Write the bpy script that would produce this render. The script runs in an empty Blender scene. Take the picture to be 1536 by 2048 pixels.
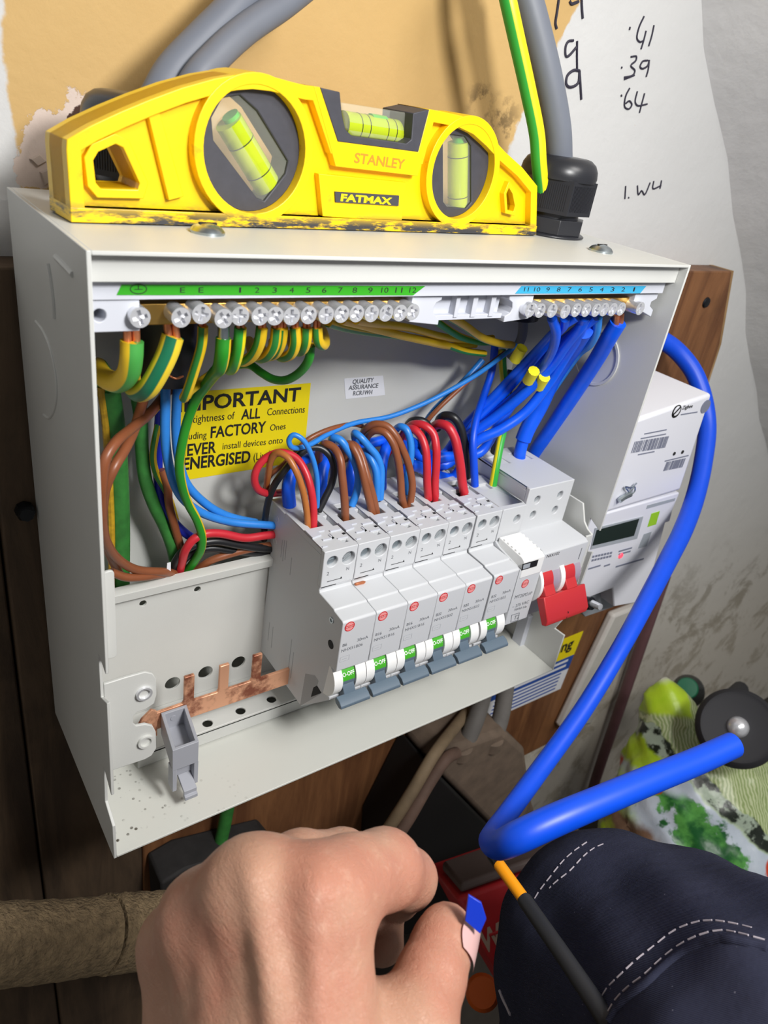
import bpy, bmesh, math, random
import numpy as np
from mathutils import Vector, Matrix
from mathutils.geometry import delaunay_2d_cdt
random.seed(7)
S = 0.001                      # everything below is written in millimetres
sc = bpy.context.scene

# ------------------------------------------------------------------ camera, world, lamp, exposure
FPX = 1471.2
RIGHT = Vector((0.81096613, -0.56612157, 0.14778463))
DOWN = Vector((-0.17333903, -0.47370974, -0.86345392))
FWD = Vector((0.55882691, 0.67461504, -0.48229352))
CAM = Vector((-56.331, -206.910, 296.368))
cam = bpy.data.cameras.new('camera'); cam_o = bpy.data.objects.new('camera', cam)
sc.collection.objects.link(cam_o); sc.camera = cam_o
cam.sensor_fit = 'HORIZONTAL'; cam.sensor_width = 36.0; cam.lens = 36.0 * FPX / 1536.0
cam.clip_start = 0.01; cam.clip_end = 20
m = Matrix.Identity(4)
for i, c in enumerate((RIGHT, -DOWN, -FWD)):
    for j in range(3): m[j][i] = c[j]
m.translation = CAM * S
cam_o.matrix_world = m
cam.dof.use_dof = True; cam.dof.focus_distance = 0.33; cam.dof.aperture_fstop = 26

w = bpy.data.worlds.new('world'); sc.world = w; w.use_nodes = True
w.node_tree.nodes['Background'].inputs[0].default_value = (0.96, 0.98, 1.0, 1)
w.node_tree.nodes['Background'].inputs[1].default_value = 0.23
lamp = bpy.data.lights.new('work_lamp', 'AREA'); lamp.shape = 'DISK'; lamp.size = 0.085
lamp.energy = 2.35; lamp.color = (1.0, 0.99, 0.975); lamp.spread = math.radians(170)
lamp_o = bpy.data.objects.new('work_lamp', lamp); sc.collection.objects.link(lamp_o)
lamp_o.location = Vector((125, -345, 452)) * S
lamp_o.rotation_euler = (Vector((150, 60, 130)) - Vector((125, -345, 452))).to_track_quat('-Z', 'Y').to_euler()
fill_l = bpy.data.lights.new('fill_lamp', 'AREA'); fill_l.shape = 'DISK'; fill_l.size = 0.35; fill_l.energy = 5.5; fill_l.color = (1.0, 0.97, 0.93)  # unseen fill light, added to lift the right wall and lower right
fill_o = bpy.data.objects.new('fill_lamp', fill_l); sc.collection.objects.link(fill_o)
fill_o.location = Vector((330, -640, 900)) * S; fill_o.rotation_euler = (Vector((350, 100, 0)) - Vector((330, -640, 900))).to_track_quat('-Z', 'Y').to_euler()
sc.view_settings.view_transform = 'Standard'; sc.view_settings.look = 'None'
sc.view_settings.gamma = 1.0; sc.view_settings.use_curve_mapping = False
sc.view_settings.exposure = -0.2

def ray(u, v): return RIGHT * ((u - 768) / FPX) + DOWN * ((v - 1024) / FPX) + FWD
def A(u, v, X=None, Y=None, Z=None, D=None):
    """the point of a plane X, Y or Z (or at depth D) that a sight line of the photograph meets, in mm"""
    r = ray(u, v)
    k = (X - CAM.x) / r.x if X is not None else (Y - CAM.y) / r.y if Y is not None else (Z - CAM.z) / r.z if Z is not None else D
    return CAM + r * k

# ------------------------------------------------------------------ materials
def lin(c): return tuple(((x / 255) / 12.92 if x / 255 <= 0.04045 else ((x / 255 + 0.055) / 1.055) ** 2.4) for x in c) + (1,)
class G:
    """small wrapper to write node graphs"""
    def __init__(s, name):
        s.m = bpy.data.materials.new(name); s.m.use_nodes = True; s.t = s.m.node_tree; s.n = s.t.nodes
        s.b = s.n['Principled BSDF']; s._co = None
    def put(s, sock, v):
        if v is None: return
        if isinstance(v, bpy.types.NodeSocket): s.t.links.new(v, sock)
        else: sock.default_value = v
    def co(s, kind='Object'):
        if s._co is None: s._co = s.n.new('ShaderNodeTexCoord')
        return s._co.outputs[kind]
    def xyz(s, kind='Object'):
        q = s.n.new('ShaderNodeSeparateXYZ'); s.put(q.inputs[0], s.co(kind)); return q.outputs
    def ma(s, op, a, b=None, c=None):
        q = s.n.new('ShaderNodeMath'); q.operation = op
        for i, v in enumerate((a, b, c)): s.put(q.inputs[i], v)
        return q.outputs[0]
    def ss(s, v, a, b):
        q = s.n.new('ShaderNodeMapRange'); q.interpolation_type = 'SMOOTHSTEP'
        s.put(q.inputs[0], v); q.inputs[1].default_value = a; q.inputs[2].default_value = b; return q.outputs[0]
    def scale(s, vec):
        q = s.n.new('ShaderNodeMapping'); s.put(q.inputs[0], s.co()); q.inputs['Scale'].default_value = vec; return q.outputs[0]
    def noise(s, sc_, detail=4, rough=.55, vec=None, dist=0):
        q = s.n.new('ShaderNodeTexNoise'); s.put(q.inputs['Vector'], vec or s.co())
        q.inputs['Scale'].default_value = sc_; q.inputs['Detail'].default_value = detail
        q.inputs['Roughness'].default_value = rough; q.inputs['Distortion'].default_value = dist; return q.outputs[0]
    def vor(s, sc_, feature='F1', out=0, vec=None):
        q = s.n.new('ShaderNodeTexVoronoi'); q.feature = feature; s.put(q.inputs['Vector'], vec or s.co())
        q.inputs['Scale'].default_value = sc_; return q.outputs[out]
    def mix(s, f, a, b):
        q = s.n.new('ShaderNodeMix'); q.data_type = 'RGBA'; s.put(q.inputs[0], f)
        s.put(q.inputs[6], lin(a) if isinstance(a, tuple) else a); s.put(q.inputs[7], lin(b) if isinstance(b, tuple) else b)
        return q.outputs[2]
    def bump(s, h, st=.3, d=.001):
        q = s.n.new('ShaderNodeBump'); q.inputs['Strength'].default_value = st; q.inputs['Distance'].default_value = d
        s.put(q.inputs['Height'], h); s.put(s.b.inputs['Normal'], q.outputs[0])
    def fin(s, col=None, rough=.5, metal=0., spec=.5, trans=0., sss=0., coat=0., ior=None, emit=None):
        if col is not None: s.put(s.b.inputs['Base Color'], lin(col) if isinstance(col, tuple) else col)
        s.put(s.b.inputs['Roughness'], rough); s.put(s.b.inputs['Metallic'], metal)
        s.b.inputs['Specular IOR Level'].default_value = spec
        s.b.inputs['Transmission Weight'].default_value = trans
        if sss:
            s.b.inputs['Subsurface Weight'].default_value = sss; s.b.inputs['Subsurface Scale'].default_value = .003
            s.b.inputs['Subsurface Radius'].default_value = (1, .35, .2)
        s.b.inputs['Coat Weight'].default_value = coat
        if ior: s.b.inputs['IOR'].default_value = ior
        if emit: s.b.inputs['Emission Color'].default_value = lin(emit[0]); s.b.inputs['Emission Strength'].default_value = emit[1]
        return s.m
def simple(name, c, rough=.5, metal=0., spec=.5, var=.0, vs=60, bump=0., bs=900, bd=.0002, **k):
    g = G(name); col = c
    if var:
        d = tuple(max(0, x * (1 - var)) for x in c); l = tuple(min(255, x * (1 + var * .5)) for x in c)
        col = g.mix(g.noise(vs, 5), d, l)
    if bump: g.bump(g.noise(bs, 4), bump, bd)
    return g.fin(col, rough, metal, spec, **k)

M = {}
M['steel_white'] = simple('white_powder_coat', (206, 207, 203), .42, var=.03, vs=30, bump=.25, bs=1600, bd=.0001)
def speck():
    g = G('powder_coat_with_swarf'); x, y, z = g.xyz()
    near = g.ss(g.ma('ADD', g.ma('MULTIPLY', x, 1.0), g.ma('MULTIPLY', y, .6)), .085, .0)
    f = g.ma('MULTIPLY', g.ss(g.vor(300), .26, .16), g.ss(g.noise(90, 3), .42, .58))
    f = g.ma('MULTIPLY', f, near)
    g.bump(g.noise(1600, 3), .25, .0001)
    return g.fin(g.mix(f, (206, 207, 200), (64, 58, 46)), .42)
M['steel_speck'] = speck()
M['plastic'] = simple('grey_white_plastic', (200, 202, 205), .48, bump=.12, bs=2500, bd=.00005)
M['plastic_side'] = M['plastic']
M['plastic_bright'] = simple('bright_white_plastic', (236, 236, 234), .4)
M['plastic_lilac'] = simple('pale_lilac_grey_plastic', (200, 203, 212), .42)
M['clip_grey'] = simple('mid_grey_plastic', (165, 167, 175), .45)
M['slate'] = simple('slate_plastic', (92, 108, 122), .45, bump=.1, bs=1200)
M['green_print'] = simple('green_print', (70, 170, 40), .45)
M['white_print'] = simple('white_print', (240, 245, 238), .5)
M['grey_print'] = simple('grey_print', (95, 98, 104), .6)
M['pale_print'] = simple('pale_grey_print', (160, 163, 168), .6)
M['black_print'] = simple('black_print', (28, 28, 28), .6)
M['blue_print'] = simple('blue_print', (30, 75, 160), .6)
M['red_print'] = simple('red_print', (205, 45, 50), .5)
M['pink_print'] = simple('pale_red_print', (232, 150, 148), .5)
M['gap'] = simple('dark_cavity', (22, 23, 25), .8)
M['mid_grey'] = simple('shaded_grey_plastic', (165, 166, 168), .6)
M['hole_grey'] = simple('shadowed_grey_plastic', (150, 156, 160), .6)
M['red_plastic'] = simple('red_plastic', (190, 46, 50), .42, bump=.1, bs=1500)
M['red_dark'] = simple('grippy_red_plastic', (190, 40, 46), .55, bump=.5, bs=1800)
M['clear_tint'] = simple('smoky_clear_plastic', (158, 146, 160), .3)
M['chrome'] = simple('bright_zinc', (240, 241, 245), .26, .62, var=.08, vs=500)
M['zinc'] = simple('zinc_plate', (190, 200, 205), .3, 1.0, var=.12, vs=300)
M['brass'] = simple('brass', (214, 170, 92), .32, 1.0, var=.15, vs=120, bump=.15, bs=500)
M['copper'] = simple('copper_strand', (226, 142, 100), .35, .75, var=.2, vs=400)
def busbar():
    g = G('stained_copper_bar'); n = g.ss(g.noise(70, 6, .65), .50, .68)
    return g.fin(g.mix(n, (236, 176, 140), (140, 78, 56)), .4, .5)
M['busbar'] = busbar()
M['yellow_label'] = simple('yellow_label', (238, 216, 10), .5)
M['white_label'] = simple('white_label', (228, 230, 236), .5)
M['green_label'] = simple('green_label', (55, 165, 35), .35)
M['cyan_label'] = simple('cyan_label', (60, 170, 215), .4)
def wire(name, c, rough=.38, var=.10): return simple(name, c, rough, var=var, vs=140, bump=.05, bs=400)
M['royal'] = wire('royal_blue_insulation', (8, 92, 242)); M['royal_dark'] = wire('deep_blue_insulation', (22, 40, 170))
M['sky'] = wire('light_blue_insulation', (45, 132, 222)); M['brown'] = wire('brown_insulation', (138, 80, 50))
M['tan_brown'] = wire('light_brown_insulation', (178, 108, 52)); M['red'] = wire('red_insulation', (200, 42, 54))
M['black'] = wire('black_insulation', (30, 31, 34)); M['green_old'] = simple('dusty_green_sheath', (52, 122, 52), .55, var=.35, vs=180, bump=.2)
M['grey_sheath'] = simple('grey_sheath', (112, 117, 128), .5, var=.06, bump=.1, bs=300)
M['grey_dusty'] = simple('dusty_grey_sheath', (110, 106, 102), .7, var=.25, vs=60)
M['tan_cable'] = simple('dusty_tan_sheath', (138, 118, 92), .75, var=.3, vs=80)
M['pink_cable'] = simple('dusty_brown_sheath', (112, 88, 76), .75, var=.3, vs=80)
M['maroon'] = simple('maroon_pipe_paint', (118, 84, 88), .5, var=.15)
M['blue_sheath'] = wire('bright_blue_sheath', (2, 76, 220), .42, .04)
def stripes(name, yellow, green, centre, half):
    g = G(name); uv = g.n.new('ShaderNodeUVMap'); q = g.n.new('ShaderNodeSeparateXYZ'); g.put(q.inputs[0], uv.outputs[0])
    d = g.ma('ABSOLUTE', g.ma('SUBTRACT', g.ma('FRACT', g.ma('ADD', q.outputs[0], .5 - centre)), .5))
    f = g.ss(d, half - .012, half + .012)
    return g.fin(g.mix(f, green, yellow), .42)
YE, GR = (228, 188, 28), (46, 132, 58)
M['gy_side'] = stripes('yellow_and_green_halves', YE, (72, 160, 72), .78, .25)
M['gy_mid'] = stripes('yellow_with_green_stripe', (232, 202, 48), (24, 112, 78), .0, .085)
M['gy_fine'] = stripes('yellow_with_fine_green_stripe', YE, GR, .05, .10)
M['gy_green'] = stripes('green_with_yellow_edge', YE, (40, 138, 36), .0, .34)
M['gy_left'] = stripes('yellow_left_green_right', (240, 222, 20), (50, 165, 60), .75, .25)
def level_paint():
    g = G('worn_yellow_paint'); x, y, z = g.xyz()
    wear = g.ma('MULTIPLY', g.ss(z, .2585, .2525), g.ss(g.noise(160, 6, .7, g.scale((.35, .35, 1.6))), .44, .56))
    scuff = g.ma('MULTIPLY', g.ss(g.noise(75, 6, .7), .62, .72), .7)
    c = g.mix(scuff, (250, 206, 6), (214, 158, 30)); c = g.mix(wear, c, (58, 58, 62))
    g.bump(g.noise(300, 4), .12, .0003)
    return g.fin(c, .38, spec=.5)
M['level_yellow'] = level_paint()
M['bezel'] = simple('charcoal_plastic', (66, 66, 74), .55, var=.15, vs=250, bump=.15)
M['acrylic'] = simple('clear_acrylic', (235, 238, 225), .06); M['acrylic'].node_tree.nodes['Principled BSDF'].inputs['Alpha'].default_value = .16
M['fluid'] = simple('spirit_fluid', (205, 226, 30), .15); M['fluid'].node_tree.nodes['Principled BSDF'].inputs['Alpha'].default_value = .72
M['fluid_green'] = simple('spirit_meniscus', (90, 190, 70), .12)
M['gland'] = simple('black_nylon', (40, 41, 46), .34, bump=.08, bs=500)
M['screw_dark'] = simple('blackened_steel', (50, 52, 56), .35, .8)
def skin():
    g = G('skin'); n1 = g.noise(38, 4); n2 = g.noise(260, 5, .6)
    c = g.mix(g.ss(n1, .38, .66), (188, 144, 120), (186, 130, 108)); c = g.mix(g.ma('MULTIPLY', g.ss(n2, .55, .8), .4), c, (212, 172, 150))
    v = g.vor(900, 'DISTANCE_TO_EDGE', 0); cr = g.noise(220, 6, .7, g.scale((1.0, .35, 1.6)), 1.2)
    g.bump(g.ma('ADD', g.ma('MULTIPLY', g.ss(v, 0, .08), .25), g.ma('MULTIPLY', cr, 1.6)), .42, .001)
    return g.fin(c, .48, spec=.4, sss=.22)
M['skin'] = skin(); M['nail'] = simple('fingernail', (214, 172, 168), .3, var=.05)
def cloth():
    g = G('navy_work_cloth'); wv = g.n.new('ShaderNodeTexWave'); g.put(wv.inputs[0], g.co()); wv.inputs['Scale'].default_value = 700
    wv.inputs['Distortion'].default_value = 1.0; wv.bands_direction = 'DIAGONAL'
    lint = g.ss(g.vor(160), .05, .03)
    c = g.mix(g.noise(30, 5), (34, 38, 56), (58, 60, 80)); c = g.mix(g.ma('MULTIPLY', lint, .6), c, (150, 150, 165))
    g.bump(g.ma('ADD', g.ma('MULTIPLY', wv.outputs['Fac'], .15), g.noise(45, 5, .6)), .5, .004)
    return g.fin(c, .85, spec=.2)
M['cloth'] = cloth(); M['thread'] = simple('pale_thread', (176, 168, 176), .8)
M['amber'] = simple('amber_insulation', (236, 150, 8), .35); M['tool_black'] = simple('black_insulation_sleeve', (34, 35, 38), .5, bump=.2, bs=700)
M['red_box'] = simple('red_case_plastic', (205, 44, 50), .5, var=.12)
M['orange'] = simple('orange_plastic', (215, 95, 20), .5)
def wood(name, a, b, sx=9, rough=.7, vs=(1, 1, .12)):
    g = G(name); n = g.noise(sx * 6, 7, .65, g.scale(vs), .6); n2 = g.noise(18, 4)
    c = g.mix(g.ss(n, .3, .72), a, b); c = g.mix(g.ma('MULTIPLY', g.ss(n2, .5, .75), .5), c, tuple(x * .5 for x in a))
    g.bump(n, .5, .002); return g.fin(c, rough, spec=.3)
M['board'] = wood('varnished_brown_board', (98, 62, 40), (140, 96, 62), rough=.5)
M['plank'] = wood('dark_weathered_plank', (62, 50, 40), (96, 78, 60))
M['plank_edge'] = wood('sawn_board_edge', (150, 118, 80), (185, 150, 104))
M['lagging'] = simple('matted_lagging', (158, 136, 104), .95, var=.5, vs=220, bump=1.0, bs=420, bd=.003)
M['cutout_black'] = simple('black_bakelite', (14, 14, 16), .6); M['cutout_grey'] = simple('dusty_bakelite', (112, 96, 82), .85, var=.3, vs=90, bump=.3, bs=200)
M['tyre'] = simple('black_rubber', (44, 44, 48), .7, bump=.2, bs=300); M['wheel_hub'] = simple('black_hub_plastic', (66, 66, 76), .4)
M['spoke'] = simple('lightened_black_plastic', (96, 96, 106), .4)  # black lightened in the colour so the spokes show in dim light
M['cap_green'] = simple('green_cap', (28, 110, 78), .45); M['dark_bottle'] = simple('dark_bottle', (46, 48, 46), .4)
M['lcd'] = simple('dark_display', (32, 44, 40), .2); M['led'] = simple('red_led', (255, 90, 110), .4, emit=((255, 70, 90), 1.0))
M['sticker_green'] = simple('lime_sticker', (150, 200, 40), .5); M['meter_white'] = simple('meter_white_plastic', (222, 223, 230), .4)
M['meter_grey'] = simple('meter_grey_plastic', (160, 166, 172), .5); M['barcode'] = simple('barcode_ink', (120, 124, 140), .6)
M['trunk'] = simple('white_trunking', (206, 202, 196), .5, var=.08); M['ink'] = simple('marker_ink', (45, 42, 58), .7)
M['yellow_tape'] = simple('yellow_marker_tape', (232, 222, 30), .5)
WALLY = 115
def wall_mat():
    g = G('painted_plaster'); x, y, z = g.xyz(); nb = g.noise(24, 6, .6); nf = g.noise(110, 6, .65)
    edge = g.ma('MULTIPLY', g.ma('SUBTRACT', nb, .5), .022)
    left = g.ss(g.ma('ADD', x, edge), .0065, .0085)
    rb = g.ma('SUBTRACT', g.ma('ADD', g.ma('MULTIPLY', g.ma('SUBTRACT', z, .300), .42), .259), x)
    right = g.ss(g.ma('ADD', rb, g.ma('MULTIPLY', edge, 1.2)), -.001, .001)
    tan_ = g.ma('MULTIPLY', left, right)
    def near(u, v, r):
        p = A(u, v, Y=WALLY) * S
        d = g.ma('SQRT', g.ma('ADD', g.ma('POWER', g.ma('SUBTRACT', x, p.x), 2), g.ma('POWER', g.ma('SUBTRACT', z, p.z), 2)))
        return g.ss(d, r, r * .2)
    chip = g.ma('MAXIMUM', near(110, 300, .022), near(160, 250, .016)); chip = g.ma('MAXIMUM', chip, near(80, 340, .014))
    chip = g.ss(g.ma('ADD', chip, g.ma('MULTIPLY', g.ma('SUBTRACT', nf, .5), 2.2)), .55, .62)
    dark = g.ss(g.ma('ADD', near(165, 245, .010), g.ma('MULTIPLY', g.ma('SUBTRACT', nf, .5), 1.5)), .6, .7)
    c = g.mix(g.noise(14, 4), (196, 160, 102), (208, 175, 118))
    grime = g.ma('MAXIMUM', near(1000, 250, .020), near(960, 200, .012)); c = g.mix(g.ma('MULTIPLY', g.ma('MULTIPLY', grime, g.ss(nf, .45, .62)), .75), c, (96, 78, 52))
    white = g.mix(g.noise(10, 5), (202, 202, 201), (213, 213, 212))
    c = g.mix(tan_, white, c); c = g.mix(chip, c, (214, 196, 184)); c = g.mix(dark, c, (70, 44, 34))
    mould = g.ma('MULTIPLY', g.ss(g.ma('ADD', z, g.ma('MULTIPLY', nb, .12)), .02, -.14), g.ss(g.noise(20, 8, .72, None, .4), .485, .61))
    c = g.mix(g.ma('MULTIPLY', mould, .9), c, (52, 49, 45))
    c = g.mix(g.ma('MULTIPLY', g.ss(z, .10, -.30), .6), c, (226, 214, 192))  # lower wall lightened in its colour to offset the lamp's falloff
    g.bump(g.ma('ADD', g.ma('MULTIPLY', nb, 1.0), g.ma('ADD', g.ma('MULTIPLY', nf, .3), g.ma('MULTIPLY', chip, -.5))), .35, .003)
    return g.fin(c, .7, spec=.3)
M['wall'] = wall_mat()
M['soffit'] = simple('rough_grey_plaster', (214, 213, 212), .85, var=.06, vs=30, bump=.4, bs=45, bd=.003)
M['floor'] = simple('dusty_concrete', (70, 64, 58), .9, var=.3, vs=20, bump=.4, bs=80, bd=.003)
M['plaster'] = simple('loose_plaster', (208, 190, 176), .9, var=.1, bump=.5, bs=500)

# ------------------------------------------------------------------ mesh helpers
AX = {'X': lambda p, q, h: Vector((h, p, q)), 'Y': lambda p, q, h: Vector((p, h, q)), 'Z': lambda p, q, h: Vector((p, q, h))}
def circle(cx, cy, r, n=24, ry=None, a0=0.): return [(cx + r * math.cos(a0 + 2 * math.pi * i / n), cy + (ry or r) * math.sin(a0 + 2 * math.pi * i / n)) for i in range(n)]
def rrect(x0, y0, x1, y1, r, n=4):
    o = []
    for cx, cy, a in ((x1 - r, y1 - r, 0), (x0 + r, y1 - r, 90), (x0 + r, y0 + r, 180), (x1 - r, y0 + r, 270)):
        for i in range(n + 1):
            t = math.radians(a + 90 * i / n); o.append((cx + r * math.cos(t), cy + r * math.sin(t)))
    return o
def inset(poly, d):
    """polygon moved inwards by d (outwards when negative)"""
    n = len(poly); ar = sum(poly[i][0] * poly[(i + 1) % n][1] - poly[(i + 1) % n][0] * poly[i][1] for i in range(n)); s = 1 if ar > 0 else -1
    o = []
    for i in range(n):
        a, b, c = Vector(poly[i - 1]), Vector(poly[i]), Vector(poly[(i + 1) % n])
        e1 = (b - a).normalized(); e2 = (c - b).normalized()
        n1 = Vector((-e1.y, e1.x)) * s; n2 = Vector((-e2.y, e2.x)) * s
        k = (n1 + n2); k = k / max(.35, k.length_squared / 2) if k.length > 1e-6 else n1
        o.append(tuple(b + k * d))
    return o
def catmull(P, sub=6):
    P = [Vector(p) for p in P]
    if len(P) < 3: return P
    Q = [P[0] * 2 - P[1]] + P + [P[-1] * 2 - P[-2]]; o = []
    for i in range(1, len(Q) - 2):
        p0, p1, p2, p3 = Q[i - 1:i + 3]
        t0 = 0.; t1 = max(1e-4, (p1 - p0).length) ** .5; t2 = t1 + max(1e-4, (p2 - p1).length) ** .5; t3 = t2 + max(1e-4, (p3 - p2).length) ** .5
        for s in range(sub):
            t = t1 + (t2 - t1) * s / sub
            a1 = p0 * ((t1 - t) / (t1 - t0)) + p1 * ((t - t0) / (t1 - t0)); a2 = p1 * ((t2 - t) / (t2 - t1)) + p2 * ((t - t1) / (t2 - t1)); a3 = p2 * ((t3 - t) / (t3 - t2)) + p3 * ((t - t2) / (t3 - t2))
            b1 = a1 * ((t2 - t) / (t2 - t0)) + a2 * ((t - t0) / (t2 - t0)); b2 = a2 * ((t3 - t) / (t3 - t1)) + a3 * ((t - t1) / (t3 - t1))
            o.append(b1 * ((t2 - t) / (t2 - t1)) + b2 * ((t - t1) / (t2 - t1)))
    return o + [P[-1]]
class MB:
    def __init__(s): s.v = []; s.f = []; s.uv = {}
    def add(s, vs, fs):
        k = len(s.v); s.v += [Vector(x) for x in vs]; s.f += [tuple(i + k for i in f) for f in fs]; return s
    def box(s, x0, x1, y0, y1, z0, z1):
        return s.prism([(x0, y0), (x1, y0), (x1, y1), (x0, y1)], 'Z', z0, z1)
    def prism(s, pts, ax, a, b, holes=(), top=None):
        fn = AX[ax] if isinstance(ax, str) else ax
        loops = [list(pts)] + [list(h) for h in holes]; flat = [p for l in loops for p in l]; n = len(flat); k = len(s.v)
        s.v += [fn(p[0], p[1], a) for p in flat] + [fn(p[0], p[1], b) for p in (top or flat)]
        if holes:
            ed = []; o = 0
            for l in loops: ed += [(o + i, o + (i + 1) % len(l)) for i in range(len(l))]; o += len(l)
            co, _, fc, ov, _, _ = delaunay_2d_cdt([Vector((p[0], p[1])) for p in flat], ed, [], 0, 1e-5)
            mp = [(x[0] if x else 0) for x in ov]
            def inside(c):
                w_ = False
                for l in loops:
                    for i in range(len(l)):
                        (x0, y0), (x1, y1) = l[i - 1][:2], l[i][:2]
                        if (y0 > c.y) != (y1 > c.y) and c.x < x0 + (x1 - x0) * (c.y - y0) / (y1 - y0): w_ = not w_
                return w_
            for t in fc:
                if inside(sum((co[i] for i in t), Vector((0, 0))) / len(t)):
                    s.f.append(tuple(k + mp[i] for i in t)); s.f.append(tuple(k + n + mp[i] for i in reversed(t)))
        else:
            s.f.append(tuple(k + i for i in range(n))); s.f.append(tuple(k + n + i for i in reversed(range(n))))
        o = 0
        for l in loops:
            c = len(l)
            for i in range(c): s.f.append((k + o + i, k + o + (i + 1) % c, k + n + o + (i + 1) % c, k + n + o + i))
            o += c
        return s
    def lathe(s, prof, base, axis=(0, 0, 1), n=24):
        ax = Vector(axis).normalized(); u = ax.orthogonal().normalized(); w_ = ax.cross(u); base = Vector(base); k = len(s.v)
        for r, h in prof:
            for i in range(n):
                t = 2 * math.pi * i / n; s.v.append(base + ax * h + (u * math.cos(t) + w_ * math.sin(t)) * r)
        for j in range(len(prof) - 1):
            for i in range(n): s.f.append((k + j * n + i, k + j * n + (i + 1) % n, k + (j + 1) * n + (i + 1) % n, k + (j + 1) * n + i))
        s.f.append(tuple(k + i for i in reversed(range(n)))); s.f.append(tuple(k + (len(prof) - 1) * n + i for i in range(n)))
        return s
    def cyl(s, p0, p1, r, r1=None, n=20):
        d = Vector(p1) - Vector(p0); return s.lathe([(r, 0), (r if r1 is None else r1, d.length)], p0, d, n)
    def ball(s, c, r, n=12, sc_=(1, 1, 1)):
        k = len(s.v)
        for j in range(1, n):
            a = math.pi * j / n
            for i in range(2 * n):
                t = math.pi * i / n; s.v.append(Vector(c) + Vector((math.sin(a) * math.cos(t) * sc_[0], math.sin(a) * math.sin(t) * sc_[1], math.cos(a) * sc_[2])) * r)
        for j in range(n - 2):
            for i in range(2 * n): s.f.append((k + j * 2 * n + i, k + j * 2 * n + (i + 1) % (2 * n), k + (j + 1) * 2 * n + (i + 1) % (2 * n), k + (j + 1) * 2 * n + i))
        s.f.append(tuple(k + i for i in range(2 * n))); s.f.append(tuple(k + (n - 2) * 2 * n + i for i in reversed(range(2 * n))))
        return s
    def tube(s, pts, r, n=12, sub=6, twist=0., radii=None):
        P = catmull(pts, sub) if sub > 1 else [Vector(p) for p in pts]; L = len(P)
        rr = [r] * L if radii is None else [np.interp(i / (L - 1) * (len(radii) - 1), range(len(radii)), radii) for i in range(L)]
        T = [(P[min(i + 1, L - 1)] - P[max(i - 1, 0)]).normalized() for i in range(L)]
        u = CAM - P[0]; u = (u - T[0] * u.dot(T[0])).normalized(); k = len(s.v)
        for i in range(L):
            u = (u - T[i] * u.dot(T[i])); u = u.normalized() if u.length > 1e-6 else T[i].orthogonal().normalized(); w_ = T[i].cross(u)
            for j in range(n):
                a = 2 * math.pi * j / n + twist; s.v.append(P[i] + (u * math.cos(a) + w_ * math.sin(a)) * rr[i])
        for i in range(L - 1):
            for j in range(n):
                s.uv[len(s.f)] = [(j / n, i), ((j + 1) / n, i), ((j + 1) / n, i + 1), (j / n, i + 1)]
                s.f.append((k + i * n + j, k + i * n + (j + 1) % n, k + (i + 1) * n + (j + 1) % n, k + (i + 1) * n + j))
        s.f.append(tuple(k + j for j in reversed(range(n)))); s.f.append(tuple(k + (L - 1) * n + j for j in range(n)))
        return s
def mesh_of(name, mb, mat, smooth=38, off=Vector()):
    me = bpy.data.meshes.new(name); me.from_pydata([((v - off) * S)[:] for v in mb.v], [], mb.f)
    if mb.uv:
        ul = me.uv_layers.new(name='UVMap')
        for fi, uvs in mb.uv.items():
            p = me.polygons[fi]
            for q, li in enumerate(p.loop_indices): ul.data[li].uv = uvs[q]
    bm = bmesh.new(); bm.from_mesh(me); bmesh.ops.remove_doubles(bm, verts=bm.verts, dist=2e-7); bmesh.ops.recalc_face_normals(bm, faces=bm.faces); bm.to_mesh(me); bm.free()
    if smooth:
        me.polygons.foreach_set('use_smooth', [True] * len(me.polygons)); me.set_sharp_from_angle(angle=math.radians(smooth))
    me.materials.append(mat); return me
def tag(o, label=None, cat=None, group=None, kind=None):
    for k, v in (('label', label), ('category', cat), ('group', group), ('kind', kind)):
        if v: o[k] = v
    return o
def thing(name, label, cat, base=(0, 0, 0), group=None):
    o = bpy.data.objects.new(name, None); o.empty_display_size = .01; sc.collection.objects.link(o); o.location = Vector(base) * S
    return tag(o, label, cat, group)
def fix(o, parent):
    o.parent = parent
    if parent is not None and parent.type == 'EMPTY': o.matrix_parent_inverse = Matrix.Translation(-parent.location)
    elif parent is not None: o.matrix_parent_inverse = Matrix.Translation(-parent.location)
def part(name, mb, mat, parent, bevel=0., smooth=38, label=None, kind=None, seg=2):
    me = mb if isinstance(mb, bpy.types.Mesh) else mesh_of(name, mb, mat, smooth)
    o = bpy.data.objects.new(name, me); sc.collection.objects.link(o); fix(o, parent)
    if bevel:
        b = o.modifiers.new('bevel', 'BEVEL'); b.width = bevel * S; b.segments = seg; b.limit_method = 'ANGLE'; b.angle_limit = math.radians(40)
    return tag(o, label, kind=kind)
def solo(name, mb, mat, label, cat, group=None, bevel=0., smooth=38, kind=None):
    """a thing that is one mesh, its origin at the middle of its base"""
    lo = Vector([min(v[i] for v in mb.v) for i in range(3)]); hi = Vector([max(v[i] for v in mb.v) for i in range(3)])
    off = Vector(((lo.x + hi.x) / 2, (lo.y + hi.y) / 2, lo.z))
    o = bpy.data.objects.new(name, mesh_of(name, mb, mat, smooth, off)); sc.collection.objects.link(o); o.location = off * S
    if bevel:
        b = o.modifiers.new('bevel', 'BEVEL'); b.width = bevel * S; b.segments = 2; b.limit_method = 'ANGLE'; b.angle_limit = math.radians(40)
    return tag(o, label, cat, group, kind)
def struct(name, mb, mat, parent=None, bevel=0.):
    o = part(name, mb, mat, parent, bevel)
    if parent is None: o['kind'] = 'structure'
    return o
_tc = {}
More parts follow.
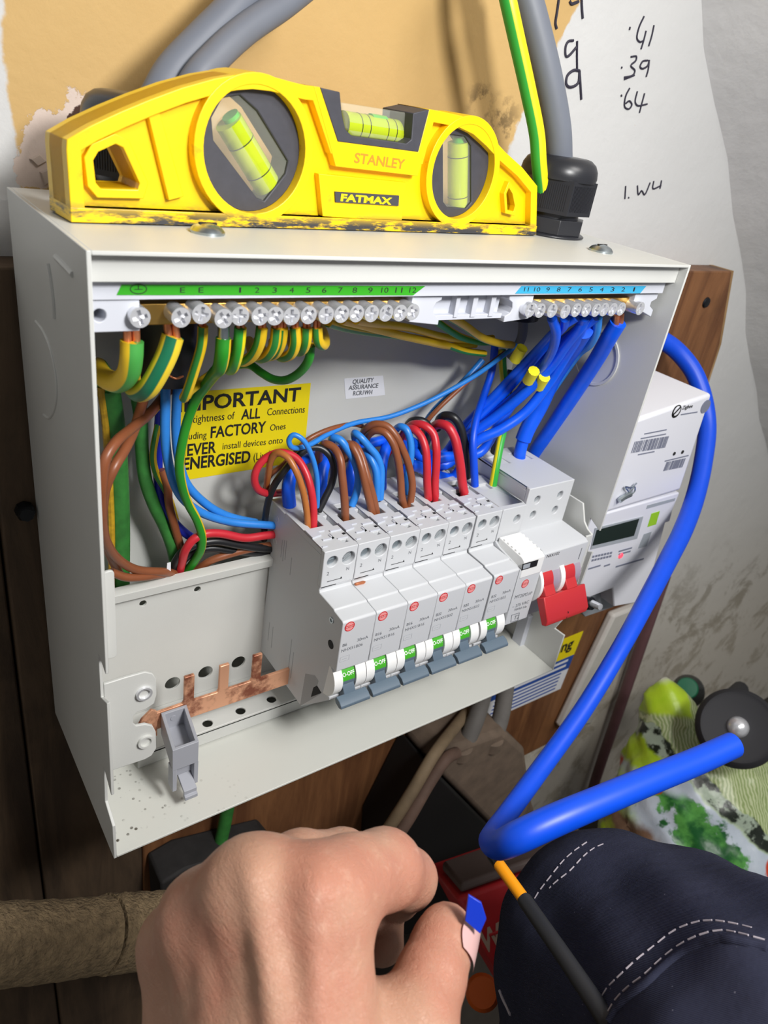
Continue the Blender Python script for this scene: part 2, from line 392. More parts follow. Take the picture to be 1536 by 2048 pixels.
def glyphs(body, bold=0., shear=0.):
    k = (body, bold, shear)
    if k not in _tc:
        cu = bpy.data.curves.new('t', 'FONT'); cu.body = body; cu.offset = bold; cu.shear = shear; cu.resolution_u = 3
        ob = bpy.data.objects.new('t', cu); me = bpy.data.meshes.new_from_object(ob)
        V = [(v.co.x, v.co.y) for v in me.vertices]; F = [tuple(p.vertices) for p in me.polygons]
        bpy.data.objects.remove(ob); bpy.data.curves.remove(cu); bpy.data.meshes.remove(me); _tc[k] = (V, F)
    return _tc[k]
def text_mb(body, o, right, up, width=None, height=None, bold=0., align='L', mb=None, shear=0.):
    V, F = glyphs(body, bold, shear); x0 = min(v[0] for v in V); x1 = max(v[0] for v in V); y1 = max(v[1] for v in V)
    sy = height / y1 if height else width / (x1 - x0)
    sx = width / (x1 - x0) if width else sy
    right = Vector(right).normalized(); up = Vector(up).normalized(); o = Vector(o)
    dx = {'L': 0, 'C': -.5, 'R': -1}[align] * (x1 - x0) * sx
    mb = mb or MB()
    return mb.add([o + right * ((v[0] - x0) * sx + dx) + up * (v[1] * sy) for v in V], F)
def flatplate(pts, n, t=.06, mb=None):
    """thin plate from 3-D corner points, thickness t along n"""
    mb = mb or MB(); n = Vector(n); c = len(pts); P = [Vector(p) for p in pts]
    return mb.add(P + [p + n * t for p in P], [tuple(range(c)), tuple(c + i for i in reversed(range(c)))] + [(i, (i + 1) % c, c + (i + 1) % c, c + i) for i in range(c)])
# ------------------------------------------------------------------ the room
def xz(pts, Y): return [(p.x, p.z) for p in (A(u, v, Y=Y) for u, v in pts)]
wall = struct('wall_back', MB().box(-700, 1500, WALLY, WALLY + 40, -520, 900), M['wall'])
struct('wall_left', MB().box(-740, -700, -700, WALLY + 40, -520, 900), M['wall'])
struct('floor', MB().box(-740, 1500, -700, WALLY + 40, -520, -474), M['floor'])
# sloping plaster soffit that meets the back wall right of the panel
sof = MB(); c0, c1 = Vector((250, WALLY, 506)), Vector((1010, WALLY, -280))
nrm = Vector((c1.z - c0.z, 0, c0.x - c1.x)).normalized() * -60
gs = 26
P_ = []
for i in range(gs + 1):
    for j in range(13):
        p = c0.lerp(c1, i / gs) + Vector((0, 5 - j * 45, 0)) + nrm.normalized() * (j * 24); p += nrm.normalized() * (3 * math.sin(i * .9 + j * .5) + 2.5 * math.sin(i * 2.1 - j)) ; P_.append(p)
sof.add(P_, [(i * 13 + j, i * 13 + j + 1, (i + 1) * 13 + j + 1, (i + 1) * 13 + j) for i in range(gs) for j in range(12)])
struct('ceiling', sof, M['soffit'])
struct('trim_1', MB().prism([(-700, 205), (-14, 205), (-14, 223), (-700, 223)], 'Y', 100, WALLY), M['plank'], bevel=1)
# handwriting in marker on the plaster
def strokes(name, lines, r=.55):
    mb = MB()
    for ln in lines: mb.tube([A(u, v, Y=WALLY - .2) for u, v in ln], r, 6, 4)
    part(name, mb, M['ink'], wall)
Zw = lambda x, y: (1080 + x / 4.877, y / 4.877)
def zl(*ps): return [Zw(*p) for p in ps]
strokes('handwriting', [zl((1015, 160), (965, 270), (945, 370), (975, 410), (1005, 400)), zl((1035, 300), (1010, 400), (985, 480)), zl((1112, 245), (1090, 350), (1060, 450)), zl((880, 262), (872, 292))])
strokes('handwriting', [zl((885, 555), (940, 552), (935, 590), (885, 640), (925, 690), (910, 730), (820, 755)), zl((920, 735), (820, 775)), zl((1050, 590), (1000, 600), (975, 650), (1000, 670), (1050, 640), (1066, 585)), zl((1066, 585), (1055, 680), (1035, 750)), zl((800, 650), (795, 668))])
strokes('handwriting', [zl((875, 860), (835, 940), (825, 1040), (870, 1062), (895, 1020), (870, 985), (835, 1010)), zl((950, 890), (928, 990), (950, 1030), (1045, 1015)), zl((1020, 910), (985, 1040), (970, 1100)), zl((792, 925), (796, 940))])
strokes('handwriting', [zl((835, 1815), (828, 1940)), zl((862, 1925), (866, 1932)), zl((950, 1810), (960, 1900), (990, 1860), (1020, 1900), (1075, 1780)), zl((1110, 1765), (1100, 1840), (1180, 1810)), zl((1185, 1760), (1170, 1840))])
strokes('handwriting', [zl((325, 395), (275, 405), (250, 450), (250, 545), (275, 548), (355, 460)), zl((362, 400), (360, 540), (362, 690)), ], .7)
strokes('handwriting', [zl((385, 690), (330, 685), (265, 740), (255, 820), (290, 850), (370, 810), (385, 690)), zl((385, 700), (395, 850), (402, 970))], .8)
strokes('handwriting', [zl((185, -20), (165, 120), (150, 230), (162, 280)), zl((290, 10), (305, 38), (375, 15)), zl((405, -20), (408, 80), (416, 180)), zl((235, 1028), (265, 1015))], .8)
# peeling plaster flakes round the hole left of the spirit level
for ps in ([(105, 300), (125, 285), (120, 318), (108, 330)], [(62, 318), (78, 310), (90, 322), (75, 330)], [(120, 262), (138, 250), (146, 268), (128, 280)], [(172, 212), (183, 205), (186, 228), (176, 236)], [(82, 345), (96, 340), (100, 362), (90, 368)]):
    q = xz(ps, WALLY); part('plaster_flake', MB().prism(q, 'Y', WALLY - 1.2, WALLY + .5, top=inset(q, -.6)), M['plaster'], wall)
# backing board, planks and what is fixed to them
board = thing('backing_board', 'brown varnished timber board behind the metal enclosure and the meter', 'board', (260, 105, -240))
bo = xz([(1465, 543), (1440, 690), (1345, 985), (1200, 1385), (1075, 1700)], 95)
part('panel', MB().prism([(44, 224), (bo[0][0], bo[0][1]), bo[1], bo[2], bo[3], (bo[3][0] - 10, -250), (44, -250)], 'Y', 95.2, WALLY), M['board'], board, bevel=1)
e = [(bo[0][0], bo[0][1]), bo[1], bo[2], bo[3]]
part('board_edge', MB().prism(e + [(x + 5, z) for x, z in reversed(e)], 'Y', 97, WALLY), M['plank_edge'], board)
p = A(1412, 605, Y=95)
part('screw', MB().lathe([(4, 0), (3.4, 1.2), (1, 1.4)], p, (0, -1, 0), 14), M['screw_dark'], board)
pl = solo('timber_plank', MB().prism([(-14, 223), (44, 223.5), (44, -440), (-14, -440)], 'Y', 96.5, WALLY), M['plank'], 'dark weathered upright plank at the left of the metal enclosure', 'plank', bevel=1)
part('bolt', MB().lathe([(4, 0), (4, 4), (3, 6)], A(48, 1018, Y=96), (0, -1, 0), 8), M['screw_dark'], pl)
solo('timber_plank', MB().prism([(-110, 204), (-15, 204), (-15, -440), (-110, -440)], 'Y', 100, WALLY), M['plank'], 'dark recessed plank at the far left edge of the picture', 'plank', bevel=1)

# ------------------------------------------------------------------ the metal enclosure
W, H, DP = 275, 251, 95
cu = thing('consumer_unit', 'open white metal consumer unit full of wires, cover off', 'fuse box', (137, 47, 0))
lp = [(0, 0), (0, 21), (9.5, 26), (9, 48), (0, 40), (0, 90), (8, 86), (8.5, 108), (0, 104), (0, H), (DP, H), (DP, 0)]
part('side_panel', MB().prism(lp, 'X', 0, 1.3), M['steel_white'], cu, .25)
rp = [(0, 0), (0, 28.5), (8, 28), (1, 47), (0, 90), (8, 86), (8.5, 108), (0, 104), (0, H), (DP, H), (DP, 0)]
part('side_panel', MB().prism(rp, 'X', W - 1.3, W), M['steel_white'], cu, .25)
part('top_panel', MB().box(1.3, W - 1.3, 0, DP, H - 1.3, H), M['steel_white'], cu, .3)
part('bottom_panel', MB().box(1.3, W - 1.3, 0, DP, 0, 1.3), M['steel_speck'], cu, .3)
part('back_panel', MB().box(1.3, W - 1.3, DP - 1, DP, 1.3, H - 1.3), M['steel_white'], cu)
part('top_rail', MB().prism([(4.5, 249.7), (4.5, 241.6), (14, 241.6), (14, 242.6), (5.6, 242.6), (5.6, 249.7)], 'X', 1.4, W - 1.4), M['steel_white'], cu, .2)
# knock-outs pressed in the left side
kn = MB(); pts = [A(u, v, X=0) for u, v in [(72, 643), (88, 665), (102, 700), (113, 755), (114, 795), (107, 825), (97, 836), (88, 830)]]
kn.tube(pts, .55, 8, 5); part('knockout', kn, M['steel_white'], cu)
kn = MB(); kn.tube([A(u, v, X=0) for u, v in [(98, 528), (103, 560), (108, 600), (110, 636)]], .9, 8, 3); kn.tube([A(u, v, X=0) for u, v in [(112, 514), (128, 530), (146, 549)]], .9, 8, 3)
part('hinge_slot', kn, M['steel_white'], cu)
k0 = A(1192, 715, X=273.5); part('knockout', MB().prism(circle(k0.y, k0.z, 15, 32), 'X', 272.9, 273.7, [circle(k0.y, k0.z, 13.6, 32)]), M['steel_white'], cu)
for u, v in ((415, 466), (1201, 503)):
    c = A(u, v, Z=251)
    s = part('screw', MB().lathe([(5.6, 0), (5.6, .8), (4.6, 2.0), (2.6, 2.9), (.5, 3.2)], c, (0, 0, 1), 20), M['zinc'], cu)
    part('screw_slot', MB().box(c.x - 3, c.x + 3, c.y - .5, c.y + .5, c.z + 2.2, c.z + 3.25), M['gap'], s)
# mounting plate inside
hs = [circle(*A(u, v, Y=66).xz, r, 18) for u, v, r in ((286, 1207, 1.7), (395, 1179, 1.7), (345, 1367, 4.0), (411, 1345, 4.0), (477, 1325, 4.0))]
part('mounting_plate', MB().prism(rrect(6, 10, 268, 89.5, 1), 'Y', 66, 67.2, hs).prism([(66, 86.2), (61.6, 86.0), (61.2, 90.2), (62.2, 90.6), (67.2, 90.6), (67.2, 86.2)], 'X', 8, 268), M['steel_white'], cu, .3)
lh = [circle(*A(u, v, Z=11.2).xy, 2.6, 16) for u, v in ((415, 1446), (481, 1421), (543, 1398))]
part('mounting_ledge', MB().prism([(24, 40), (262, 40), (262, 66), (24, 66)], 'Z', 10, 11.2, lh).box(24, 262, 40, 41, 2, 10), M['steel_white'], cu, .3)
z6 = lambda x, y: (180 + x / 3.072, 1080 + y / 3.072)
bk = xz([z6(*p) for p in ((110, 880), (220, 845), (340, 812), (385, 822), (405, 850), (410, 950), (395, 1005), (345, 1040), (290, 1058), (268, 1085), (265, 1125), (285, 1143), (340, 1133), (385, 1143), (405, 1180), (408, 1280), (380, 1325), (340, 1348), (150, 1412))], 8)
br = part('fixing_bracket', MB().prism(bk + [(1.4, bk[-1][1]), (1.4, bk[0][1])], 'Y', 8, 9.4), M['steel_white'], cu, .3)
for u, v, mt in ((288, 1387, 'chrome'), (291, 1483, 'steel_white')):
    c = A(u, v, Y=7.6); part('threaded_insert', MB().prism(circle(c.x, c.z, 3.2, 20), 'Y', 6.8, 9.6, [circle(c.x, c.z, 2.3, 20)]).prism(circle(c.x, c.z, 2.6, 20), 'Y', 9.5, 14, [circle(c.x, c.z, 2.1, 20)]), M[mt], br)
part('side_tab', MB().prism(rrect(1.4, 108, 5.2, 146, 1.4), 'Y', 3, 4.2), M['steel_white'], cu, .2)
part('side_flange', MB().prism([(66, 50), (66, 117), (12, 117), (9.6, 112), (7.5, 107.5), (4, 104.5), (0, 103), (0, 63), (8, 60), (12, 50)], 'X', 267.6, 268.8).box(263.4, 268.8, 0, 1.2, 63, 102.8), M['steel_white'], cu, .3)
# labels on the back
def on_plane(Y): return lambda u, v: A(u, v, Y=Y)
def ptext(body, a, b, hpx, at, mat, parent, bold=0., n=(0, -1, 0), name='printed_text', shear=0.):
    p0, p1 = at(*a), at(*b); r = (p1 - p0).normalized(); up = Vector(n).cross(r) * -1
    if up.z < 0: up = -up
    mid = ((p0 + p1) / 2 - CAM).dot(FWD); k = mid / FPX / max(.35, abs(up.dot(Vector(DOWN))))
    return part(name, text_mb(body, p0, r, up, (p1 - p0).length, hpx * k, bold, shear=shear), mat, parent, smooth=0)
def label(name, quad, Y, mat, parent, t=.12):
    return part(name, flatplate([A(u, v, Y=Y) for u, v in quad], (0, -1, 0), t), mat, parent, smooth=0)
yl = label('warning_label', ((352, 786), (621.5, 766), (607, 922), (352, 963)), 93.9, M['yellow_label'], cu)
at = on_plane(93.6); bp = M['black_print']
for b, a_, c_, h, bo_ in (('IMPORTANT', (357, 824), (600, 801), 26, .025), ('tightness of', (385, 846), (469, 838), 14, 0), ('ALL', (482, 839), (520, 836), 19, .02), ('Connections', (534, 831), (609, 825), 13, 0),
        ('including', (353, 881), (413, 876), 13, 0), ('FACTORY', (421, 876), (531, 864), 21, .02), ('Ones', (540, 862), (571, 858), 12, 0), ('NEVER', (353, 914), (432, 905), 22, .02), ('install devices onto', (445, 899), (565, 886), 12, 0),
        ('ENERGISED', (366, 940), (500, 924), 23, .025), ('(Live)', (507, 921), (542, 915), 14, 0)):
    ptext(b, a_, c_, h, at, bp, yl, bo_)
ql = label('quality_label', ((688, 757), (766, 751), (770, 790), (691, 798)), 93.9, M['white_label'], cu)
for b, a_, c_ in (('QUALITY', (705, 768), (747, 764)), ('ASSURANCE', (697, 780), (756, 775)), ('RCR1WH', (706, 791), (744, 788))): ptext(b, a_, c_, 8, at, M['grey_print'], ql, .015)

# ------------------------------------------------------------------ terminal bars under the lid
tr = thing('terminal_carrier', 'pale grey plastic carrier under the lid holding both terminal bars', 'terminal rail', (137, 15, 224))
part('carrier_strip', MB().box(3, 272, 8.2, 9.4, 235.6, 241), M['plastic_lilac'], tr, .2)
part('bar_holder', MB().prism([(3.2, 226), (17, 226), (17, 236), (3.2, 236.4)], 'Y', 9, 22, [circle(5.4, 231, 1.9, 18)]), M['plastic_lilac'], tr, .3)
hold = [(119.6, 225.4), (134.4, 223.8), (134.4, 226.2), (131.4, 228.2), (130.6, 230.4), (131.6, 232.6), (134, 233.6), (134, 236), (119.6, 236)]
part('bar_holder', MB().prism(hold, 'Y', 10, 22), M['plastic_lilac'], tr, .3)
part('bar_holder', MB().prism([(170, 223.8), (184.5, 225), (184.5, 235), (170.4, 235.4), (170.4, 233.2), (172.6, 232), (173.4, 229.6), (172.6, 227.6), (170, 226.4)], 'Y', 10, 22), M['plastic_lilac'], tr, .3)
part('bar_holder', MB().prism([(254, 226), (264, 226), (271.6, 223.5), (271.6, 227), (268, 229), (268, 231), (271.6, 232.5), (271.6, 235), (254, 235)], 'Y', 10, 22), M['plastic_lilac'], tr, .3)
part('link_strip', MB().box(134, 170, 15, 16.2, 226, 236).box(134, 170, 12, 16, 225, 227).box(143, 145, 11.5, 15, 226, 236).box(152, 154.5, 11.5, 15, 226, 236).box(162, 164.5, 11.5, 15, 226, 236), M['plastic_lilac'], tr, .2)
gl_ = label('earth_label', ((243, 569), (850, 572), (826, 590.5), (233, 590)), 8.15, M['green_label'], tr, .15)
at = on_plane(7.95)
for b, u in (('E', 365), ('E', 402), ('1', 480), ('2', 514), ('3', 549), ('4', 583), ('5', 616), ('6', 648), ('7', 680), ('8', 709), ('9', 740), ('10', 769), ('11', 797), ('12', 825)):
    wd = {'1': 2, 'E': 5}.get(b, 4.5 if len(b) == 1 else 7); ptext(b, (u - wd, 585.5), (u + wd, 585.5), 9, at, bp, gl_)
eg = MB(); c = A(277, 578, Y=7.95); eg.prism(circle(c.x, c.z, 2.5, 24, 1.5), 'Y', 7.9, 7.98, [circle(c.x, c.z, 2.25, 24, 1.25)]).box(c.x - .12, c.x + .12, 7.9, 7.98, c.z - .1, c.z + 1.2).box(c.x - 1.2, c.x + 1.2, 7.9, 7.98, c.z - .2, c.z)
part('earth_symbol', eg, bp, gl_)
cl_ = label('neutral_label', ((1043, 572), (1292, 572), (1280, 586.5), (1030, 587)), 8.15, M['cyan_label'], tr, .15)
for i, b in enumerate(('11', '10', '9', '8', '7', '6', '5', '4', '3', '2', '1')):
    u = 1052 + i * 21.5; wd = {'1': 1.5, '11': 4.5}.get(b, 3.5 if len(b) == 1 else 6); ptext(b, (u - wd, 583), (u + wd, 583), 7, at, bp, cl_)
def screw_mesh(r):
    plus = [(-.28, -1), (.28, -1), (.28, -.28), (1, -.28), (1, .28), (.28, .28), (.28, 1), (-.28, 1), (-.28, .28), (-1, .28), (-1, -.28), (-.28, -.28)]
    return mesh_of('terminal_screw', MB().prism(circle(0, 0, r, 20), 'Y', 6.4, 8.0, [[(x * r * .72, z * r * .72) for x, z in plus]], ).prism(circle(0, 0, r, 20), 'Y', 7.9, 13.2), M['chrome'])
sm_ = screw_mesh(3.1)
def screws(root, L):
    for u, v in L:
        c = A(u, v, Y=6.6); o = part('terminal_screw', sm_, None, root); o.location += Vector((c.x, 0, c.z)) * S
        o.rotation_euler.y = random.uniform(-.7, .7)
ES = [(280, 635), (362, 635), (403, 628), (447, 637), (480, 632), (520, 632), (550, 632), (583, 632), (617, 630), (652, 630), (683, 628), (713, 627), (743, 627), (772, 626), (800, 626), (825, 624)]
NS = [(1060, 620), (1080, 621), (1104, 621), (1130, 623), (1152, 620), (1172, 620), (1192, 620), (1208, 619), (1225, 619), (1242, 618), (1280, 617)]
eb = thing('earth_terminal_bar', 'long brass earth bar with sixteen shiny screws under the green strip', 'terminal bar', (70, 17, 226))
part('bar', MB().box(15, 122, 13, 21, 226.4, 233), M['brass'], eb, .3); screws(eb, ES)
nb_ = thing('neutral_terminal_bar', 'short brass neutral bar with eleven shiny screws under the blue strip', 'terminal bar', (220, 17, 226))
part('bar', MB().box(178, 262, 13, 21, 226.2, 232.6), M['brass'], nb_, .3); screws(nb_, NS)

# ------------------------------------------------------------------ copper busbar and its end clip
bb = thing('busbar', 'flat copper comb busbar with upright fingers left of the breakers', 'busbar', (65, 36, 28))
pr = [(26, 39), (26, 29), (106, 29), (250, 29), (250, 39.5)]
fx = [81.5, 64.2, 46.9]
top = []
for x in fx:
    if x > 30: top += [(x + 3, 39.5), (x + 2.4, 41), (x + 2.4, 55.5), (x - 2.4, 55.5), (x - 2.4, 41), (x - 3, 39.5)]
part('comb', MB().prism(pr + top, 'Y', 35.2, 37), M['busbar'], bb, .35)
part('end_tab', MB().prism([(22, 26), (31, 27), (31, 42), (28.5, 44), (24, 40), (22, 36)], 'Y', 33.4, 35), M['busbar'], bb, .2)
ec = thing('busbar_end_clip', 'small grey plastic clip in front of the copper busbar end', 'clip', (37, 24, 11))
o_ = [(29.8, 11.5), (41.8, 11.5), (45.5, 35), (33.2, 35)]
part('tray', MB().prism(o_, 'Z', 26, 39, [inset(o_, 1.5)]).prism(inset(o_, 1), 'Z', 25.5, 29), M['clip_grey'], ec, .25)
part('front_leg', MB().prism([(30, 12.5), (32, 12.5), (32, 26.5), (30, 26.5)], 'Y', 11.5, 17).prism([(40, 12.5), (42, 12.5), (42, 26.5), (40, 26.5)], 'Y', 11.5, 17).box(31, 41, 15, 17, 18, 27), M['clip_grey'], ec, .2)
part('release_tongue', MB().prism([(17, 16), (9, 13), (9, 10), (6.5, 9.6), (6.5, 11.6), (7.8, 12), (7.8, 14.2), (17, 18)], 'X', 34, 40), M['clip_grey'], ec, .2)
part('rivet', MB().lathe([(1.4, 0), (1.4, .4)], (38.6, 33.6, 34.8), (0, -1, 0), 16), M['clip_grey'], ec)

# ------------------------------------------------------------------ circuit breakers
X0 = 100.2
prof = [(69, 120.8), (54, 120.8), (54, 118.4), (20, 118.4), (20, 102.5), (17.6, 101.8), (18.2, 100.6), (17.6, 99.2), (5, 98.9), (4.4, 98.2), (-2.6, 97.5), (-3.4, 96.6), (-3.4, 69), (2, 68), (4, 50), (-1.5, 52), (-1.5, 50), (8, 40), (21, 26.4), (62, 28), (71, 27), (74, 30), (74, 44), (66, 56), (64.8, 76), (64.8, 92.5), (70.6, 92.8)]
WB = 17.75
def rcbo_meshes():
    d = {}
    x = X0; b = MB().prism(prof, 'X', x, x + WB)
    b.prism([(x, 20.2), (x + WB, 20.2), (x + WB, 36), (x + WB - 2.2, 36), (x + WB - 2.2, 45), (x + WB, 45), (x + WB, 54), (x, 54)], 'Z', 118.2, 121.3,
            [[(x + 4.2, 37.6), (x + 11.2, 37.6), (x + 11.2, 44.4), (x + 4.2, 44.4)], [(x + 8.2, 47.4), (x + 15, 47.4), (x + 15, 53), (x + 8.2, 53)], [(x + 12, 21.4), (x + 15, 21.4), (x + 15, 23.8), (x + 12, 23.8)]])
    b.prism([(x, 102), (x + WB, 102), (x + WB, 121.3), (x, 121.3)], 'Y', 17.4, 20.2, [circle(x + 4.7, 115.2, 2.85, 22), circle(x + 13.4, 115.0, 3.4, 22)])
    d['body'] = b
    d['latch'] = MB().box(x + 4, x + 9.5, 25.8, 26.6, 121.3, 121.9).box(x + 8.7, x + 9.5, 25.8, 29, 121.3, 121.9).box(x + 1, x + 3.5, 21, 21.6, 121.3, 121.8).box(x + 11, x + 16.5, 24.5, 25.1, 121.3, 121.8).box(x + 11, x + 17, 31, 32, 121.3, 122).box(x + 2, x + 9, 33, 33.6, 121.3, 121.9).prism([(x + .3, 29), (x + 5.5, 30), (x + 5.5, 36), (x + .3, 36)], 'Z', 121.2, 122.1)
    d['slot'] = MB().box(x + 9.6, x + 10.2, 26, 30, 121.2, 121.45).box(x + 15.6, x + 17.2, 27.2, 28.6, 121.2, 121.45).box(x + 3.2, x + 10, 17.2, 17.45, 104.6, 104.75).prism([(x + 10, 104.5), (x + 11.2, 104.5), (x + 10.7, 105.6)], 'Y', 17.25, 17.45).box(x + .6, x + 8.4, 17.45, 17.75, 101.75, 101.95)
    d['cavity'] = MB().box(x + 4.2, x + 11.2, 37.6, 44.4, 118.3, 118.6).box(x + 8.2, x + 15, 47.4, 53, 118.3, 118.6)
    sc1 = MB().lathe([(2.6, 0), (2.6, .6), (2.2, 1.0)], (x + 4.7, 20.1, 115.2), (0, -1, 0), 18).box(x + 2.6, x + 6.8, 18.9, 19.6, 114.7, 115.6)
    sc2 = MB().lathe([(3.2, 0), (3.2, .3)], (x + 13.4, 20.1, 115.0), (0, -1, 0), 18)
    for k in (-1.4, 0, 1.4): sc2.prism([(x + 11.2 + k * .3, 113 + k), (x + 15.2 + k * .2, 116 + k), (x + 15 + k * .2, 116.5 + k), (x + 11 + k * .3, 113.5 + k)], 'Y', 18.9, 20)
    d['terminal_screw'] = sc1; d['terminal_screw2'] = sc2
    g_ = MB()
    for a, c in ((0, 4.7), (12.1, WB)): g_.prism(circle(6, 59.6, 10.1, 36), 'X', x + a + .05, x + c - .05)
    d['barrel_guard'] = g_
    d['toggle'] = MB().prism(circle(6, 59.6, 9.1, 32), 'X', x + 4.9, x + 11.9)
    d['toggle_handle'] = MB().prism([(-2.8, 59), (-5.6, 55), (-6, 51.8), (-1, 52), (2, 56)], 'X', x + 5.2, x + 11.6).prism([(-5.2, 55.0), (-8.2, 54.4), (-10.2, 52.8), (-10.4, 51.4), (-8.6, 50.6), (-5.4, 51.4), (-4.4, 53.2)], 'X', x + .9, x + 17.3)
    arc = [(6 + 9.2 * math.cos(math.radians(t)), 59.6 + 9.2 * math.sin(math.radians(t))) for t in range(128, 178, 5)]
    d['toggle_label'] = MB().prism(arc + [(6 + (p[0] - 6) * .95, 59.6 + (p[1] - 59.6) * .95) for p in reversed(arc)], 'X', x + 4.95, x + 11.85)
    d['logo'] = MB().prism(circle(x + 3.7, 94.2, 2.6, 28), 'Y', -3.52, -3.4)
    lo = MB().prism(circle(x + 3.7, 94.2, 2.6, 28), 'Y', -3.58, -3.4, [circle(x + 3.7, 94.2, 2.2, 28)]).box(x + 1.4, x + 6, -3.58, -3.4, 93.6, 94.8)
    d['logo_ring'] = lo
    d['side_plug'] = MB().lathe([(1.5, 0), (1.5, .5), (.9, .5), (.9, .1), (.05, .1)], (x, 5.2, 92.6), (-1, 0, 0), 18)
    d['side_recess'] = MB().lathe([(2.2, 0), (2.2, .25)], (x + .05, 3.4, 80), (-1, 0, 0), 18)
    yz = lambda P: [(q.y, q.z) for q in (A(u, v, X=X0) for u, v in P)]
    d['base_recess'] = MB().prism(yz([(611, 1347), (630, 1351), (637, 1362), (634, 1372), (641, 1388), (600, 1412)]), 'X', x - .08, x + .05)
    d['base_slot'] = MB().prism(yz([(627, 1375), (634, 1371), (643, 1386), (622, 1394)]), 'X', x - .12, x)
    return {k: mesh_of(k, v, None, 32 if k != 'logo' else 0) for k, v in d.items()}
RM = rcbo_meshes()
for k, mt in dict(body='plastic', latch='plastic_lilac', slot='gap', cavity='gap', terminal_screw='zinc', terminal_screw2='hole_grey', barrel_guard='plastic_bright', toggle='slate', toggle_handle='slate', toggle_label='green_print', logo='pink_print', logo_ring='red_print', side_plug='zinc', side_recess='gap', base_recess='mid_grey', base_slot='gap').items():
    RM[k].materials.clear(); RM[k].materials.append(M[mt])
ND = Vector((0, -1, 0)); XR = Vector((1, 0, 0)); ZU = Vector((0, 0, 1))
TXT = {}
def rtext(key, body, x, y, z, width, height, mat, up=ZU, bold=0.):
    if key not in TXT: TXT[key] = mesh_of('printed_text', text_mb(body, (X0 + x, y, z), XR, up, width, height, bold), M[mat], 0)
    return TXT[key]
RC = [('B6', 'NHXS1B06', 'white breaker marked B6 at the left end of the row, its side face showing'), ('B16', 'NHXS1B16', 'white breaker marked B16 with the copper snippet lying on its shoulder'), ('B16', 'NHXS1B16', 'white breaker marked B16 standing just left of the first B32 breaker'),
      ('B32', 'NHXS1B32', 'first white breaker marked B32 from the left, fed by two red wires'), ('B32', 'NHXS1B32', 'white breaker marked B32 between the other two B32 breakers'), ('B32', 'NHXS1B32', 'white breaker marked B32 right beside the surge protector')]
for i, (am, code, lb) in enumerate(RC):
    dx = 18 * i + (1.0 if i == 5 else 0)
    r = thing('circuit_breaker', lb, 'circuit breaker', (X0 + WB / 2, 40, 26), 'circuit breakers in the row')
    P = {}
    for k in RM:
        nm = {'terminal_screw2': 'terminal_screw', 'logo_ring': 'logo_ring'}.get(k, k)
        if k.startswith('side') and i: continue
        if k.startswith('base') and i: continue
        P[k] = part(nm, RM[k], None, P[{'toggle_label': 'toggle', 'toggle_handle': 'toggle', 'logo_ring': 'logo'}[k]] if k in ('toggle_label', 'toggle_handle', 'logo_ring') else r, .35 if k == 'body' else .3 if k == 'toggle_handle' else 0)
    for mesh_, pa in ((rtext(am, am, 1.5, -3.46, 83.2, 2.3 + 1.1 * (len(am) - 2), 1.7, 'grey_print', bold=.01), P['body']), (rtext('30', '30mA', 9.2, -3.46, 83.6, 6.0, 1.7, 'grey_print'), P['body']), (rtext(code, code, 1.2, -3.46, 80.1, 11.6, 1.7, 'grey_print'), P['body']),
                     (rtext('2', '2', 2.4, 17.34, 108.2, 1.3, 1.9, 'grey_print'), P['body']), (rtext('N', 'N', 12.9, 17.34, 108.4, 1.5, 1.7, 'grey_print'), P['body']),
                     (rtext('off', 'O-OFF', 5.1, -2.75, 63.2, 6.4, 2.0, 'white_print', Vector((0, .5, .86)), .02), P['toggle']), (rtext('wx', 'WYLEX', 1.7, -3.62, 93.9, 4.0, .65, 'white_print'), P['logo'])):
        part('printed_text', mesh_, None, pa, smooth=0)
    if 'sym' not in TXT: TXT['sym'] = mesh_of('symbol_box', MB().prism(rrect(X0 + 1.2, 74.2, X0 + 6.2, 77.2, .2), 'Y', -3.46, -3.4, [rrect(X0 + 1.35, 74.35, X0 + 6.05, 77.05, .15)]).box(X0 + 2.4, X0 + 5, -3.46, -3.4, 75.5, 75.7), M['pale_print'], 0)
    part('symbol_box', TXT['sym'], None, P['body'], smooth=0)
    if i == 0:
        sp = MB()
        for y0, z0, z1 in ((54, 96, 106), (52, 95, 107), (50, 97, 108), (44, 92, 102), (59, 40, 52), (55, 38, 52), (36, 36, 58), (33, 35, 52), (66, 60, 66)): sp.box(X0 - .05, X0, y0, y0 + .5, z0, z1)
        part('printed_marks', sp, M['pale_print'], P['body'], kind='stuff')
        for y, z in ((61, 114), (61.5, 101)): part('side_dimple', MB().lathe([(1.7, 0), (1.7, .15), (1.3, .15), (1.2, .02)], (X0, y, z), (-1, 0, 0), 18), M['plastic'], P['body'])
    r.location += Vector((dx, 0, 0)) * S
solo('copper_snippet', MB().lathe([(.2, 0), (.75, .6), (.8, 5), (.3, 6)], A(709, 1169, Z=99.8), A(731, 1163.5, Z=99.8) - A(709, 1169, Z=99.8), 12), M['copper'], 'short copper wire snippet lying on the shoulder of a breaker', 'wire snippet')

